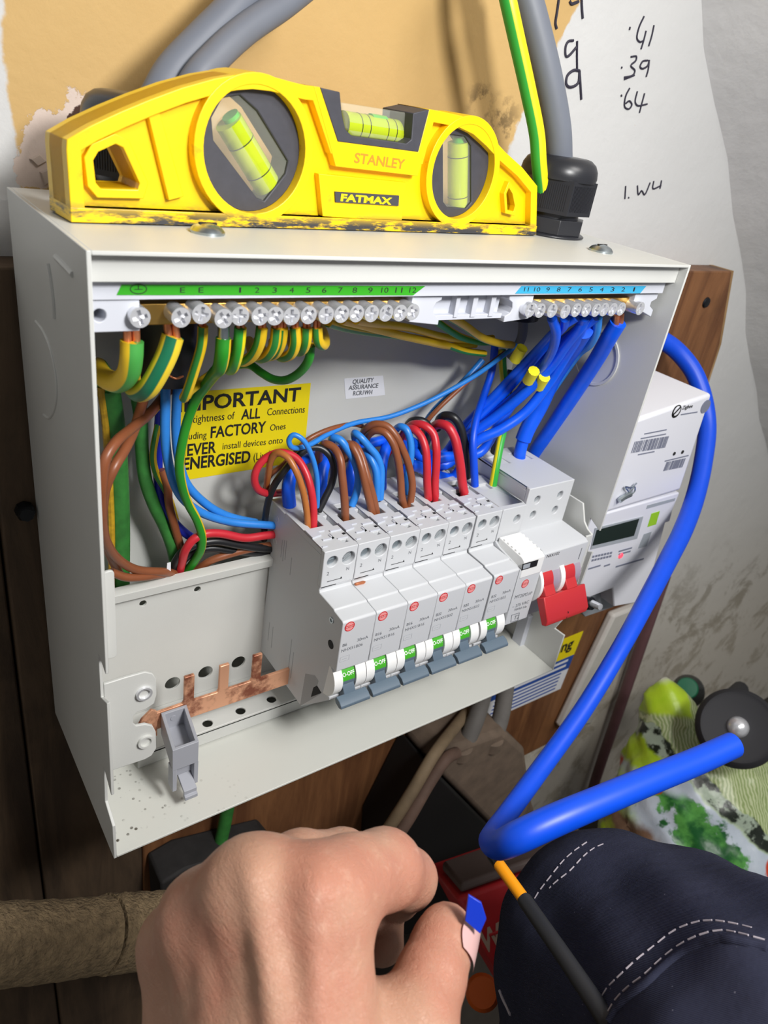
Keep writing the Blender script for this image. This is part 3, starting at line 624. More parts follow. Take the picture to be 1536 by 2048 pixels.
# surge protector
sp = thing('surge_protector', 'white surge protector module with ridged cartridge beside the last breaker', 'surge protector', (218, 40, 45))
xs, xe = 209.4, 226.6
b = part('body', MB().prism([(66, 120.8), (20, 118.4), (20, 103), (14, 100), (-3.6, 96.4), (-3.6, 60), (8, 52), (66, 50)], 'X', xs, xe).prism([(xs, 20.2), (xe, 20.2), (xe, 54), (xs, 54)], 'Z', 118.2, 121.1, [[(xs + 5, 39), (xs + 12, 39), (xs + 12, 45), (xs + 5, 45)]]).prism([(xs, 102), (xe, 102), (xe, 121.1), (xs, 121.1)], 'Y', 17.4, 20.2, [circle(*A(1034, 1038, Y=17.4).xz, 2.6, 20)]), M['plastic'], sp, .35)
part('cavity', MB().box(xs + 5, xs + 12, 39, 45, 118.3, 118.6), M['gap'], sp)
c = A(1034, 1038, Y=17.4); part('terminal_screw', MB().lathe([(2.4, 0), (2.4, .8)], (c.x, 20.1, c.z), (0, -1, 0), 16), M['hole_grey'], sp)
ct = part('cartridge', MB().prism([(16.5, 104.6), (-1.6, 102.8), (-3.9, 101.4), (-3.9, 91), (-2, 90), (16.5, 98)], 'X', xs + 1, xe - .6), M['plastic_bright'], sp, .35)
for k in range(5): part('ridge', MB().box(xs + 1.4, xe - 1, 12.2 - k * 3, 13.6 - k * 3, 102 , 105.2 - k * .3), M['plastic_bright'], ct, .3)
q = xz([(1045, 1128), (1077, 1119), (1073, 1132), (1043, 1141)], -3.9); part('indicator_window', MB().prism(q, 'Y', -4.0, -3.9), M['cutout_black'], ct)
q2 = inset(q, .7); part('indicator_flag', MB().prism([q2[0], ((q2[0][0] + q2[1][0]) / 2, (q2[0][1] + q2[1][1]) / 2), ((q2[3][0] + q2[2][0]) / 2, (q2[3][1] + q2[2][1]) / 2), q2[3]], 'Y', -4.1, -3.9), M['meter_grey'], ct)
at = on_plane(-3.7)
lg = part('logo', MB().prism(circle(*A(1050, 1167, Y=-3.6).xz, 2.6, 28), 'Y', -3.75, -3.6), M['pink_print'], sp, smooth=0)
c = A(1050, 1167, Y=-3.6); part('logo_ring', MB().prism(circle(c.x, c.z, 2.6, 28), 'Y', -3.8, -3.6, [circle(c.x, c.z, 2.25, 28)]).box(c.x - 2.4, c.x + 2.4, -3.8, -3.6, c.z - .6, c.z + .6), M['red_print'], lg)
part('printed_text', text_mb('WYLEX', (c.x - 2, -3.84, c.z - .35), XR, ZU, 4, .7), M['white_print'], lg, smooth=0)
for t_, a_, b_, h in (('MT2SPD1P', (1029, 1198), (1063, 1189), 7), ('~ 275 VAC', (1024, 1217), (1057, 1206), 6.5), ('50/60 Hz', (1028, 1222), (1053, 1215), 5), ('T2', (1027, 1240), (1037, 1237), 9), ('Not Replace', (1050, 1149), (1076, 1142), 3.5)):
    ptext(t_, a_, b_, h, at, M['grey_print'], sp)
q = xz([(1023, 1230), (1039, 1225), (1036, 1240), (1021, 1245)], -3.6); part('symbol_box', MB().prism(q, 'Y', -3.75, -3.6, [inset(q, .25)]), M['grey_print'], sp)
# main switch
ms = thing('main_switch', 'two-pole main switch with red levers at the right end of the row', 'switch', (245, 40, 45))
xs, xe = 227, 262.6
hl = [circle(*A(u, v, Y=18.2).xz, 2.35, 20, 2.5) for u, v in ((1075, 1000), (1120.5, 990.5), (1066, 1030), (1110, 1020))]
part('body', MB().prism([(64, 129.6), (20.5, 128), (20.5, 103.6), (0, 102.6), (-2.6, 101.2), (-2.6, 86), (3, 82), (8, 62), (10, 46), (64, 46)], 'X', xs, xe).prism([(xs, 20.8), (xe, 20.8), (xe, 64), (xs, 64)], 'Z', 127.6, 130, [[(xs + 3, 47), (xs + 13, 47), (xs + 13, 57), (xs + 3, 57)], [(xs + 21, 47), (xs + 31, 47), (xs + 31, 57), (xs + 21, 57)]]).prism([(xs, 103), (xe, 103), (xe, 130), (xs, 130)], 'Y', 18.2, 20.8, hl), M['plastic'], ms, .45)
for h_ in hl:
    cx = sum(p[0] for p in h_) / len(h_); cz = sum(p[1] for p in h_) / len(h_)
    part('terminal_screw', MB().lathe([(2.2, 0), (2.2, .5)], (cx, 20.7, cz), (0, -1, 0), 18), M['hole_grey'], ms)
    part('screw_slot', MB().prism([(cx - 1.1, cz - 1.6), (cx + 1.3, cz + 1.4), (cx + .5, cz + 1.9), (cx - 1.8, cz - 1.2)], 'Y', 19.9, 20.3), M['gap'], ms)
part('cavity', MB().box(xs + 3, xs + 13, 47, 57, 127.7, 128).box(xs + 21, xs + 31, 47, 57, 127.7, 128), M['gap'], ms)
at = on_plane(-2.7); ptext('NSX102', (1093, 1116), (1118, 1109), 6, at, M['black_print'], ms)
part('pole_mark', MB().box(258, 258.5, -2.7, -2.6, 90.5, 98), M['grey_print'], ms)
part('lever_guard', MB().prism(circle(6.5, 80, 13.4, 40), 'X', xs + .1, xs + 2.2).prism(circle(6.5, 80, 13.4, 40), 'X', xs + 16.2, xs + 19.6), M['plastic_bright'], ms, .3)
part('lever_guard', MB().prism(circle(6.5, 80, 12.2, 40), 'X', xs + 10.6, xs + 16.2).prism(circle(6.5, 80, 12.2, 40), 'X', xs + 28.4, xs + 33.5), M['clear_tint'], ms, label='smoky clear side of the lever')
lv = part('lever', MB().prism([(-9.6, 77.5), (-16.6, 66), (-16.2, 62.4), (-13.6, 61.2), (-11.6, 64), (-5, 74)], 'X', xs + .8, xs + 34.6).prism([(-6, 82.5), (-10, 77.4), (-5, 73.8), (2, 78), (2, 82)], 'X', xs + 2.3, xs + 10.5).prism([(-6, 82.5), (-10, 77.4), (-5, 73.8), (2, 78), (2, 82)], 'X', xs + 19.7, xs + 28.3).prism(circle(6.5, 80, 12.6, 40), 'X', xs + 2.3, xs + 10.5).prism(circle(6.5, 80, 12.6, 40), 'X', xs + 19.7, xs + 28.3), M['red_plastic'], ms, .5)
for a_, c_ in ((2.6, 10.2), (20, 28)):
    arc = [(6.5 + 13 * math.cos(math.radians(t)), 80 + 13 * math.sin(math.radians(t))) for t in range(140, 178, 4)]
    part('lever_grip', MB().prism(arc + [(6.5 + (p[0] - 6.5) * .9, 80 + (p[1] - 80) * .9) for p in reversed(arc)], 'X', xs + a_, xs + c_), M['red_dark'], lv, .2)
part('lever_seam', MB().box(xs + 17.2, xs + 17.6, -16.4, -15.6, 63, 67.4), M['gap'], lv)
c = A(1050, 1262, Y=30); part('din_clip', MB().box(c.x - 6, c.x + 3, 26, 34, c.z - 9, c.z + 16).box(c.x - 8, c.x + 5, 26, 30, c.z - 14, c.z - 9), M['plastic_lilac'], ms, .4)
# ------------------------------------------------------------------ wires inside the enclosure
z3 = lambda x, y: (100 + x / 2.1943, 480 + y / 2.1943)
z4 = lambda x, y: (700 + x / 2.1943, 520 + y / 2.1943)
z5 = lambda x, y: (180 + x / 3.072, 850 + y / 3.072)
zb = lambda x, y: (560 + x / 3.84, 820 + y / 3.84)
def pt(p): return p if isinstance(p, Vector) else A(p[0], p[1], Y=p[2])
def wire(name, mat, r, pts, label, group=None, n=12, twist=0., strand=None, radii=None, cat='wire', ferrule=None):
    o = solo(name, MB().tube([pt(p) for p in pts], r, n, 7, twist, radii), M[mat], label, cat, group, smooth=60)
    if strand:
        P = [pt(p) for p in strand]; d = (P[-1] - P[0]).normalized(); s = d.cross(Vector((0, 1, 0))).normalized()
        for k in range(2 if r > 1.5 else 1):
            part('copper_strand', MB().tube([p + s * ((k - .5) * r * .75 if r > 1.5 else 0) for p in P], max(.5, r * .36), 8, 4), M['copper'], o, smooth=60)
    if ferrule: part('ferrule', MB().tube([pt(p) for p in ferrule], r * .8, 10, 3), M['zinc'], o)
    return o
EG = 'earth wires under the earth bar'
# the two fat earths at the left
wire('earth_wire', 'gy_side', 3.6, [(264, 682, 17), (263, 712, 17), (257, 745, 20), (238, 764, 27), (212, 757, 38), (198, 738, 52), (199, 740, 66), (214, 790, 76)], 'fat yellow and green earth wire hooking left from the first bar terminal', strand=[(262, 640, 17), (264, 690, 17)], n=18)
wire('earth_wire', 'gy_mid', 3.5, [(346, 672, 16), (336, 704, 16), (318, 742, 17), (298, 774, 20), (278, 784, 28), (264, 768, 42), (262, 745, 58), (268, 740, 72)], 'fat yellow earth wire with dark green stripe, second from the left', strand=[(341, 640, 17), (346, 684, 16)], n=18, twist=0.1)
wire('earth_cable', 'green_old', 4.4, [(216, 772, 72), (228, 850, 78), (236, 950, 80), (240, 1060, 82), (240, 1180, 84), (240, 1300, 86)], 'dusty green earth cable running straight down the left inner corner', n=16, cat='cable')
part('yellow_stripe', MB().tube([(A(u - 15, v, Y=y - 3.2)) for u, v, y in [(216, 772, 72), (226, 850, 78), (233, 950, 80), (238, 1060, 82), (238, 1180, 84)]], 1.5, 8, 5), M['yellow_tape'] if False else simple('grimy_yellow_stripe', (190, 150, 30), .6, var=.5, vs=260), bpy.data.objects['earth_cable'])
wire('earth_cable', 'green_old', 2.9, [(270, 770, 74), (281, 830, 76), (284, 900, 77), (291, 960, 77), (308, 1010, 77), (330, 1055, 77), (346, 1100, 76), (356, 1160, 78)], 'dull green earth wire curving down behind the crossed brown wires', cat='wire')
wire('earth_wire', 'gy_fine', 1.75, [(406, 652, 18), (403, 690, 19), (389, 740, 22), (372, 790, 27), (368, 796, 30), (372, 788, 36), (400, 765, 46), (440, 735, 56), (470, 705, 66)], 'yellow earth wire folded to a sharp point above the yellow label', strand=[(404, 640, 17), (406, 654, 18)])
wire('earth_wire', 'gy_green', 2.55, [(447, 676, 17), (445, 705, 17), (440, 733, 20), (428, 748, 30), (412, 770, 42), (392, 800, 50), (376, 840, 53), (364, 890, 54), (359, 931, 55), (364, 970, 57), (376, 1006, 60), (394, 1040, 62), (404, 1072, 63), (402, 1098, 65), (390, 1120, 69), (370, 1148, 74)], 'bright green earth wire with yellow edge looping down past the yellow label', ferrule=[(447, 652, 17), (447, 678, 17)], twist=1.2, n=14, radii=[2.6, 2.6, 2.5, 2.3, 2.1] + [2.0] * 11)
wire('earth_wire', 'gy_left', 2.1, [(481, 655, 17), (478, 690, 18), (471, 722, 22), (463, 738, 30), (452, 735, 42), (440, 715, 55)], 'green and yellow earth wire hooking back right of the ferruled green one', twist=2.6, strand=[(480, 642, 17), (481, 658, 17)])
hooks = [('yellow earth wire hooking back below the fifth bar terminal', [(524, 655, 17), (519, 685, 18), (506, 710, 22), (488, 722, 28), (474, 712, 40), (466, 690, 55)], 2.1),
         ('yellow earth wire hooking back below the sixth bar terminal', [(553, 655, 17), (549, 688, 18), (538, 708, 21), (522, 716, 27), (506, 704, 40), (498, 682, 55)], 2.0),
         ('yellow earth wire hooking back below the seventh bar terminal', [(566, 655, 17), (562, 686, 19), (552, 706, 23), (538, 712, 29), (524, 700, 42), (516, 680, 56)], 1.9),
         ('yellow earth wire hooking back below the eighth bar terminal', [(590, 655, 17), (591, 685, 17), (583, 707, 20), (566, 714, 26), (552, 703, 38), (546, 684, 52)], 2.0),
         ('yellow earth wire hooking back below the ninth bar terminal', [(613, 655, 17), (612, 680, 17), (606, 697, 20), (596, 702, 27), (586, 690, 40), (580, 670, 54)], 2.1),
         ('short yellow earth wire curling under the tenth bar terminal', [(634, 655, 17), (636, 680, 17), (644, 690, 20), (650, 685, 28), (646, 665, 42), (640, 650, 56)], 2.0)]
for lb, ps, r in hooks: wire('earth_wire', 'gy_fine', r, ps, lb, twist=random.uniform(-.6, .6), strand=[(ps[0][0], 640, 17), ps[0]])
wire('earth_wire', 'gy_green', 1.75, [(622, 690, 24), (618, 718, 26), (600, 744, 32), (572, 760, 40), (545, 758, 48), (522, 745, 54), (500, 730, 60), (470, 731, 68), (446, 738, 76)], 'green earth wire sagging in a wide loop above the word IMPORTANT', twist=.8)
runs = [([(656, 645, 20), (690, 655, 30), (740, 664, 40), (800, 672, 50), (880, 686, 58), (930, 702, 62), (969, 707, 65)], 'yellow earth wire running right behind the bar, lowest of its bundle'),
        ([(684, 640, 20), (730, 652, 32), (790, 668, 42), (850, 682, 52), (900, 692, 60), (950, 690, 68)], 'yellow earth wire running right behind the bar, middle of its bundle'),
        ([(712, 640, 20), (760, 648, 34), (820, 656, 46), (880, 672, 56), (930, 680, 64), (985, 676, 70)], 'yellow earth wire running right behind the bar, upper of its bundle'),
        ([(895, 630, 30), (930, 652, 40), (965, 676, 48), (1000, 687, 54), (1024, 690, 60)], 'yellow earth wire dipping from behind the link strip to the right gland'),
        ([(860, 632, 34), (890, 655, 44), (925, 675, 54), (960, 684, 62), (990, 684, 70)], 'green earth wire dipping behind the link strip beside its yellow neighbour')]
for i, (ps, lb) in enumerate(runs): wire('earth_wire', 'gy_green' if i == 4 else 'gy_fine', 2.0 if i == 3 else 1.75, ps, lb, twist=[.5, 2, 3, 1.2, 1.2][i])
# left bundle dropping behind the mounting plate
wire('blue_wire', 'sky', 2.0, [(330, 740, 68), (331, 800, 64), (331, 880, 62), (340, 940, 62), (360, 990, 64), (400, 1024, 66), (457, 1043, 66), (531, 1050, 64), (580, 1052, 64)], 'light blue wire dropping left of the yellow label and turning to the breakers')
wire('blue_wire', 'sky', 2.0, [(355, 770, 72), (352, 860, 72), (358, 920, 72), (374, 968, 71), (412, 1008, 70), (455, 1032, 70), (520, 1046, 70), (580, 1050, 70)], 'light blue wire just right of the other blue drop, partly hidden by green')
wire('blue_wire', 'royal_dark', 2.1, [(322, 800, 78), (316, 900, 78), (322, 1000, 78), (345, 1040, 76), (376, 1070, 73), (420, 1090, 72), (490, 1098, 71), (580, 1095, 70)], 'dark blue wire lowest behind the red and black pair')
wire('brown_wire', 'brown', 2.0, [(350, 762, 76), (330, 790, 72), (300, 826, 62), (262, 858, 50), (232, 884, 40), (212, 915, 36), (204, 960, 36), (203, 1030, 40), (212, 1082, 48), (236, 1118, 56), (275, 1140, 62), (330, 1144, 66), (360, 1150, 74)], 'brown wire looping along the left inner wall, outer of two crossed ones')
wire('brown_wire', 'brown', 2.0, [(290, 790, 66), (280, 822, 60), (268, 860, 54), (250, 898, 46), (228, 935, 40), (212, 972, 40), (206, 1010, 44), (205, 1060, 50), (216, 1100, 60), (240, 1150, 74)], 'brown wire looping along the left inner wall, inner of two crossed ones')
wire('brown_wire', 'brown', 1.9, [(222, 1143, 60), (250, 1154, 60), (285, 1154, 62), (330, 1148, 68), (350, 1150, 76)], 'short brown wire lying just above the plate lip at the left')
wire('brown_wire', 'brown', 1.9, [(322, 940, 74), (334, 968, 73), (338, 1008, 73), (350, 1055, 73), (361, 1095, 74), (366, 1140, 78)], 'brown wire falling straight down between the green earths')
wire('brown_wire', 'brown', 1.9, [(392, 1142, 74), (420, 1122, 70), (460, 1108, 68), (505, 1097, 66), (580, 1085, 66)], 'brown wire rising right along the plate lip towards the breakers')
wire('red_wire', 'red', 2.05, [(358, 1148, 72), (364, 1122, 68), (372, 1098, 65), (388, 1078, 64), (410, 1068, 64), (440, 1067, 64), (490, 1076, 63), (531, 1071, 63), (580, 1066, 64)], 'red wire bending over the plate lip towards the breakers')
wire('black_wire', 'black', 2.05, [(342, 1150, 73), (352, 1122, 70), (366, 1103, 68), (390, 1090, 67), (430, 1082, 66), (480, 1090, 65), (535, 1097, 65), (580, 1092, 66)], 'black wire under the red one at the plate lip, upper of two')
wire('black_wire', 'black', 2.05, [(346, 1154, 77), (358, 1132, 74), (380, 1108, 72), (420, 1096, 70), (470, 1102, 68), (540, 1106, 68), (580, 1100, 68)], 'black wire under the red one at the plate lip, lower of two')
part('tape_flag', MB().prism(xz([(334, 1126), (341, 1124), (341, 1144), (332, 1146)], 66), 'Y', 65.6, 66), M['white_label'], bpy.data.objects['brown_wire'])
wire('earth_wire', 'gy_fine', 1.5, [(325, 820, 80), (312, 870, 76), (306, 915, 74), (314, 950, 74), (328, 975, 75), (340, 1000, 76), (352, 1040, 78)], 'thin yellow and green wire bowed left of the blue drops')
wire('copper_band', 'copper', .5, [(338, 751, 55), (352, 757, 54), (366, 752, 55)], 'thin copper ring round the black sleeve at the left gland', cat='wire')
# sheathed cable end at the right gland and its cores
wire('blue_wire', 'sky', 1.25, [(1034, 690, 66), (1005, 712, 64), (960, 745, 62), (910, 775, 62), (850, 806, 63), (780, 833, 64), (710, 846, 65), (660, 866, 62), (622, 888, 58), (596, 896, 56), (582, 893, 55), (578, 880, 55), (587, 870, 54), (604, 878, 52), (622, 908, 50), (633, 950, 49), (635, 990, 49), (634, 1014, 49.5)], 'thin light blue wire crossing the back panel into the first breaker')
wire('blue_wire', 'sky', 1.8, [(965, 720, 72), (935, 755, 72), (900, 790, 72), (868, 822, 72), (850, 850, 72), (846, 890, 72)], 'light blue wire running down beside the slim brown core', cat='wire')
wire('brown_wire', 'brown', 1.25, [(1010, 705, 68), (980, 728, 67), (945, 755, 66), (905, 790, 67), (872, 822, 68), (850, 850, 70), (842, 890, 72)], 'slim brown core running down from the right gland')
wire('brown_wire', 'brown', 1.2, [(745, 862, 72), (712, 849, 68), (678, 853, 64), (640, 866, 62), (612, 882, 62), (590, 905, 64), (565, 930, 66), (541, 950, 68), (530, 975, 72)], 'thin brown wire arching over the yellow label corner')
wire('blue_wire', 'blue_sheath', 2.1, [(990, 690, 74), (984, 740, 72), (968, 790, 66), (952, 840, 56), (946, 880, 50), (948, 930, 46), (950, 972, 44)], 'mid blue wire dropping into the gap left of the surge protector', strand=[(950, 965, 44), (951, 978, 43)])
wire('earth_wire', 'gy_left', 2.2, [(1004, 700, 72), (1006, 740, 70), (1012, 790, 64), (1010, 840, 56), (1000, 890, 48), (991, 940, 43), (985, 975, 41.5)], 'bright yellow and green wire into the surge protector', twist=0.)
wire('black_wire', 'black', 2.6, [(1024, 740, 76), (1012, 800, 72), (1000, 850, 68), (992, 890, 64), (988, 920, 58), (990, 960, 56)], 'thick black wire behind the yellow and green surge wire')
# breaker tails
BT = 'wires into the breaker tops'
def tail(kind, mat, r, pts, lb, cu=None): wire(kind, mat, r, pts, lb, strand=cu)
Z = zb
tail('brown_wire', 'tan_brown', 1.55, [(616, 1056, 41), (613, 1020, 42), (604, 975, 44), (590, 938, 47), (574, 914, 51), (556, 906, 55), (543, 918, 58), (537, 945, 62), (534, 975, 68), (540, 1000, 72)], 'light brown wire in a hoop into the first breaker', [(616, 1050, 41), (617, 1060, 40)])
tail('red_wire', 'red', 1.8, [(627, 1058, 40), (627, 1020, 42), (621, 975, 44), (610, 942, 48), (592, 916, 53), (566, 905, 57), (538, 912, 60), (518, 930, 61), (509, 955, 61), (514, 976, 62), (530, 986, 64), (556, 986, 68), (580, 982, 74)], 'red wire in a full hoop beside the first breaker')
tail('black_wire', 'black', 1.7, [(637, 1022, 49), (650, 996, 50), (663, 968, 51), (668, 938, 52), (660, 912, 54), (640, 896, 57), (616, 897, 59), (592, 915, 60), (570, 940, 61), (550, 968, 62), (537, 1000, 64), (530, 1040, 66), (528, 1080, 68)], 'black wire arching from the first breaker down behind its left side')
tail('brown_wire', 'brown', 1.95, [(691, 1042, 41), (689, 1000, 42), (684, 950, 45), (680, 918, 48), (668, 896, 53), (652, 888, 57), (640, 898, 62), (638, 925, 68), (644, 960, 72)], 'single brown wire arching into the second breaker')
tail('blue_wire', 'sky', 1.95, [(703, 1012, 49), (713, 985, 50), (717, 955, 51), (710, 925, 53), (696, 900, 55), (680, 880, 58), (667, 876, 61), (662, 890, 66), (655, 925, 71), (646, 955, 74)], 'light blue wire arching into the second breaker')
tail('brown_wire', 'brown', 1.9, [Z(712, 800) + (41,), Z(685, 690) + (42,), Z(655, 570) + (44,), Z(625, 440) + (47,), Z(590, 340) + (51,), Z(545, 270) + (55,), Z(505, 262) + (60,), Z(490, 300) + (66,), Z(500, 380) + (72,)], 'brown wire into the third breaker, behind its twin')
tail('brown_wire', 'brown', 1.9, [Z(742, 800) + (41,), Z(720, 690) + (42,), Z(685, 560) + (44,), Z(655, 460) + (47,), Z(625, 360) + (51,), Z(585, 285) + (55,), Z(545, 262) + (60,), Z(520, 290) + (66,), Z(515, 370) + (72,)], 'brown wire into the third breaker, in front of its twin', [Z(740, 790) + (41,), Z(745, 806) + (40,)])
tail('blue_wire', 'sky', 1.9, [Z(740, 690) + (48,), Z(745, 560) + (49,), Z(735, 460) + (51,), Z(700, 380) + (54,), Z(660, 325) + (58,), Z(630, 318) + (62,), Z(615, 345) + (67,), Z(612, 400) + (72,)], 'light blue wire into the third breaker, lower of two', None)
tail('blue_wire', 'sky', 1.9, [Z(768, 685) + (48,), Z(775, 560) + (49,), Z(775, 450) + (51,), Z(740, 350) + (53,), Z(690, 290) + (55,), Z(620, 210) + (58,), Z(580, 180) + (61,), Z(572, 200) + (66,), Z(590, 260) + (72,)], 'light blue wire into the third breaker, higher of two', [Z(764, 675) + (48,), Z(768, 692) + (47,)])
tail('brown_wire', 'brown', 1.9, [Z(956, 755) + (42,), Z(935, 660) + (43,), Z(925, 520) + (45,), Z(905, 380) + (47,), Z(865, 250) + (50,), Z(800, 170) + (54,), Z(735, 158) + (58,), Z(685, 185) + (62,), Z(660, 240) + (68,), Z(665, 330) + (74,)], 'brown wire into the fourth breaker, lower of two arches')
tail('brown_wire', 'brown', 1.9, [Z(990, 755) + (42,), Z(1012, 640) + (43,), Z(1015, 560) + (44,), Z(990, 430) + (46,), Z(950, 320) + (48,), Z(890, 200) + (51,), Z(820, 125) + (55,), Z(740, 108) + (59,), Z(670, 135) + (63,), Z(635, 190) + (68,), Z(640, 300) + (74,)], 'brown wire into the fourth breaker, higher of two arches')
tail('blue_wire', 'sky', 1.9, [Z(978, 640) + (50,), Z(965, 560) + (51,), Z(985, 470) + (52,), Z(1005, 350) + (53,), Z(1002, 240) + (55,), Z(970, 150) + (58,), Z(930, 128) + (61,), Z(890, 150) + (66,), Z(850, 220) + (70,), Z(800, 300) + (74,)], 'light blue wire arching into the fourth breaker')
tail('red_wire', 'red', 2.1, [Z(1140, 690) + (42,), Z(1130, 560) + (43,), Z(1128, 420) + (45,), Z(1115, 290) + (48,), Z(1080, 200) + (52,), Z(1030, 150) + (56,), Z(980, 150) + (61,), Z(930, 210) + (66,), Z(860, 290) + (70,), Z(790, 370) + (75,)], 'red wire into the fifth breaker, left of its twin')
tail('red_wire', 'red', 2.1, [Z(1192, 695) + (42,), Z(1190, 560) + (43,), Z(1200, 420) + (44,), Z(1200, 290) + (46,), Z(1175, 180) + (50,), Z(1110, 120) + (54,), Z(1040, 108) + (59,), Z(990, 130) + (65,), Z(960, 200) + (70,), Z(920, 300) + (75,)], 'red wire into the fifth breaker, right of its twin')
tail('black_wire', 'black', 2.0, [Z(1060, 420) + (70,), Z(1090, 330) + (66,), Z(1140, 200) + (62,), Z(1130, 110) + (61,), Z(1080, 80) + (63,), Z(1020, 82) + (66,), Z(985, 110) + (70,), Z(970, 180) + (76,)], 'black wire arching behind the red pair of the fifth breaker')
tail('red_wire', 'red', 2.5, [Z(1425, 685) + (40,), Z(1400, 560) + (42,), Z(1385, 430) + (44,), Z(1365, 310) + (46,), Z(1340, 210) + (49,), Z(1290, 130) + (53,), Z(1230, 108) + (58,), Z(1180, 130) + (64,), Z(1150, 200) + (71,)], 'single thick red wire arching into the sixth breaker')
tail('black_wire', 'black', 2.3, [Z(1435, 520) + (52,), Z(1428, 400) + (53,), Z(1415, 250) + (55,), Z(1380, 120) + (58,), Z(1330, 55) + (61,), Z(1270, 42) + (65,), Z(1225, 70) + (70,), Z(1210, 140) + (76,)], 'black wire arching over the single red one of the sixth breaker')
# royal blue neutral tails from the back of the breakers to the neutral bar
via = [[(880, 935, 66), (940, 868, 62), (1000, 818, 56), (1058, 765, 46), (1098, 715, 32), (1112, 665, 20), (1104, 636, 17)],
       [(890, 925, 68), (945, 850, 64), (1005, 790, 58), (1060, 728, 48), (1100, 680, 34), (1128, 650, 20), (1130, 636, 17)],
       [(880, 912, 70), (930, 850, 68), (980, 800, 62), (1035, 742, 54), (1080, 695, 40), (1120, 655, 24), (1152, 634, 17)],
       [(890, 930, 62), (945, 868, 58), (990, 835, 52), (1045, 790, 44), (1100, 735, 36), (1132, 690, 28), (1160, 655, 20), (1172, 634, 17)],
       [(905, 955, 60), (950, 885, 52), (1000, 860, 46), (1050, 825, 42), (1095, 770, 38), (1130, 715, 32), (1160, 665, 22), (1168, 634, 17)],
       [(935, 960, 60), (960, 905, 58), (1000, 845, 56), (1050, 770, 52), (1100, 705, 42), (1150, 665, 26), (1190, 634, 17)]]
nm = ['first', 'second', 'third', 'fourth', 'fifth', 'sixth']
for i in range(6):
    x = X0 + 18 * i + (1 if i == 5 else 0)
    ps = [Vector((x + 5.5, 60, 121)), Vector((x + 4.5, 61, 131)), Vector((x + 9, 66, 138)), Vector((x + 16, 70, 139 + i))] + ([Vector((X0 + 78, 71, 140 + i * 1.5))] if i < 3 else []) + via[i]
    if i == 5: ps = [Vector((x + 5.5, 60, 121)), Vector((x + 4.5, 62, 131))] + via[i][1:]
    if i == 4: ps = [Vector((x + 5.5, 60, 121)), Vector((x + 5, 61, 131))] + via[i]
    wire('neutral_wire', 'royal', 2.35 if i < 3 else 2.75, ps, f'royal blue neutral wire from the back of the {nm[i]} breaker to the neutral bar', 'royal blue neutral wires', radii=[3.3, 3.2, 2.9] + [2.35 if i < 3 else 2.75] * 7)
for u, v in ((1062, 752), (1083, 764), (1037, 708)):
    p = A(u, v, Y=38 if u > 1040 else 50); d = (A(u + 22, v - 36, Y=30 if u > 1040 else 44) - p).normalized()
    t = solo('wire_marker', MB().tube([p - d * 4.5, p + d * 4.5], 3.1, 10, 1), M['yellow_tape'], {1062: 'yellow tape marker round a blue wire, left of the front pair', 1083: 'yellow tape marker round a blue wire, right of the front pair', 1037: 'yellow tape marker round a blue wire, smaller one behind the bundle'}[u], 'tape')
wire('neutral_wire', 'sky', 2.2, [(1196, 634, 17), (1192, 665, 20), (1180, 688, 25), (1158, 706, 34), (1136, 735, 42), (1105, 780, 50)], 'light blue wire hooking left from the neutral bar')
wire('blue_tail', 'royal', 4.6, [(1046, 880, 54), (1054, 860, 54), (1080, 812, 53), (1102, 765, 50), (1128, 722, 42), (1150, 690, 32), (1168, 660, 22)], 'thick royal blue tail sleeved into the main switch, nearest one', n=18, cat='cable')
part('inner_insulation', MB().tube([pt(p) for p in [(1038, 928, 52), (1040, 905, 53), (1047, 878, 54)]], 3.5, 16, 5), M['royal'], bpy.data.objects['blue_tail'])
wire('blue_tail', 'royal', 4.3, [(1236, 645, 17), (1222, 668, 20), (1195, 715, 29), (1165, 762, 38), (1130, 815, 46), (1095, 868, 54), (1068, 908, 60), (1062, 935, 64)], 'thick royal blue tail running straight down from the right of the neutral bar', n=18, cat='cable', strand=[(1238, 628, 17), (1236, 650, 17)])
# glands and sheathed cables
def gland(cx, cy, lb):
    g = thing('cable_gland', lb, 'cable gland', (cx, cy, H))
    part('base_nut', MB().lathe([(19.2, 0), (19.6, .8), (18.6, 1.4)], (cx, cy, H), (0, 0, 1), 36).prism(circle(cx, cy, 18.6, 8, a0=.3), 'Z', H + 1.4, H + 8.4), M['gland'], g, .3)
    part('thread', MB().lathe([(14.5, 0), (14.5, 4)], (cx, cy, H + 8), (0, 0, 1), 30), M['gland'], g)
    hx = circle(cx, cy, 19.6, 6, a0=.12); nut = MB().prism(hx, 'Z', H + 10.6, H + 26)
    for s in range(6):
        a, b_ = Vector(hx[s]), Vector(hx[(s + 1) % 6])
        for k in range(2, 19):
            q = a.lerp(b_, k / 20); nrm_ = (q - Vector((cx, cy))).normalized() * .22; t_ = (b_ - a).normalized() * .22
            nut.prism([tuple(q - t_), tuple(q + t_), tuple(q + t_ + nrm_), tuple(q - t_ + nrm_)], 'Z', H + 12.5, H + 24)
    part('hex_nut', nut, M['gland'], g)
    part('dome', MB().lathe([(18.4, 25.5), (18.8, 27.5), (18.3, 30.5), (16.8, 33.2), (14.2, 35), (12.4, 35.4)], (cx, cy, H), (0, 0, 1), 40), M['gland'], g, smooth=70)
    return g
gland(243, 66, 'black hexagonal cable gland at the right, grey cables and a green one rising')
gland(38, 68, 'black cable gland half hidden behind the left end of the spirit level')
solo('gland_sleeve', MB().lathe([(17, 0), (17, 6), (13.5, 6), (13.5, 62), (12.5, 62)], (47, 68, 249.6), (0, 0, -1), 28), M['gland'], 'black sleeve hanging inside the enclosure at the left, among earth wires', 'sleeve')
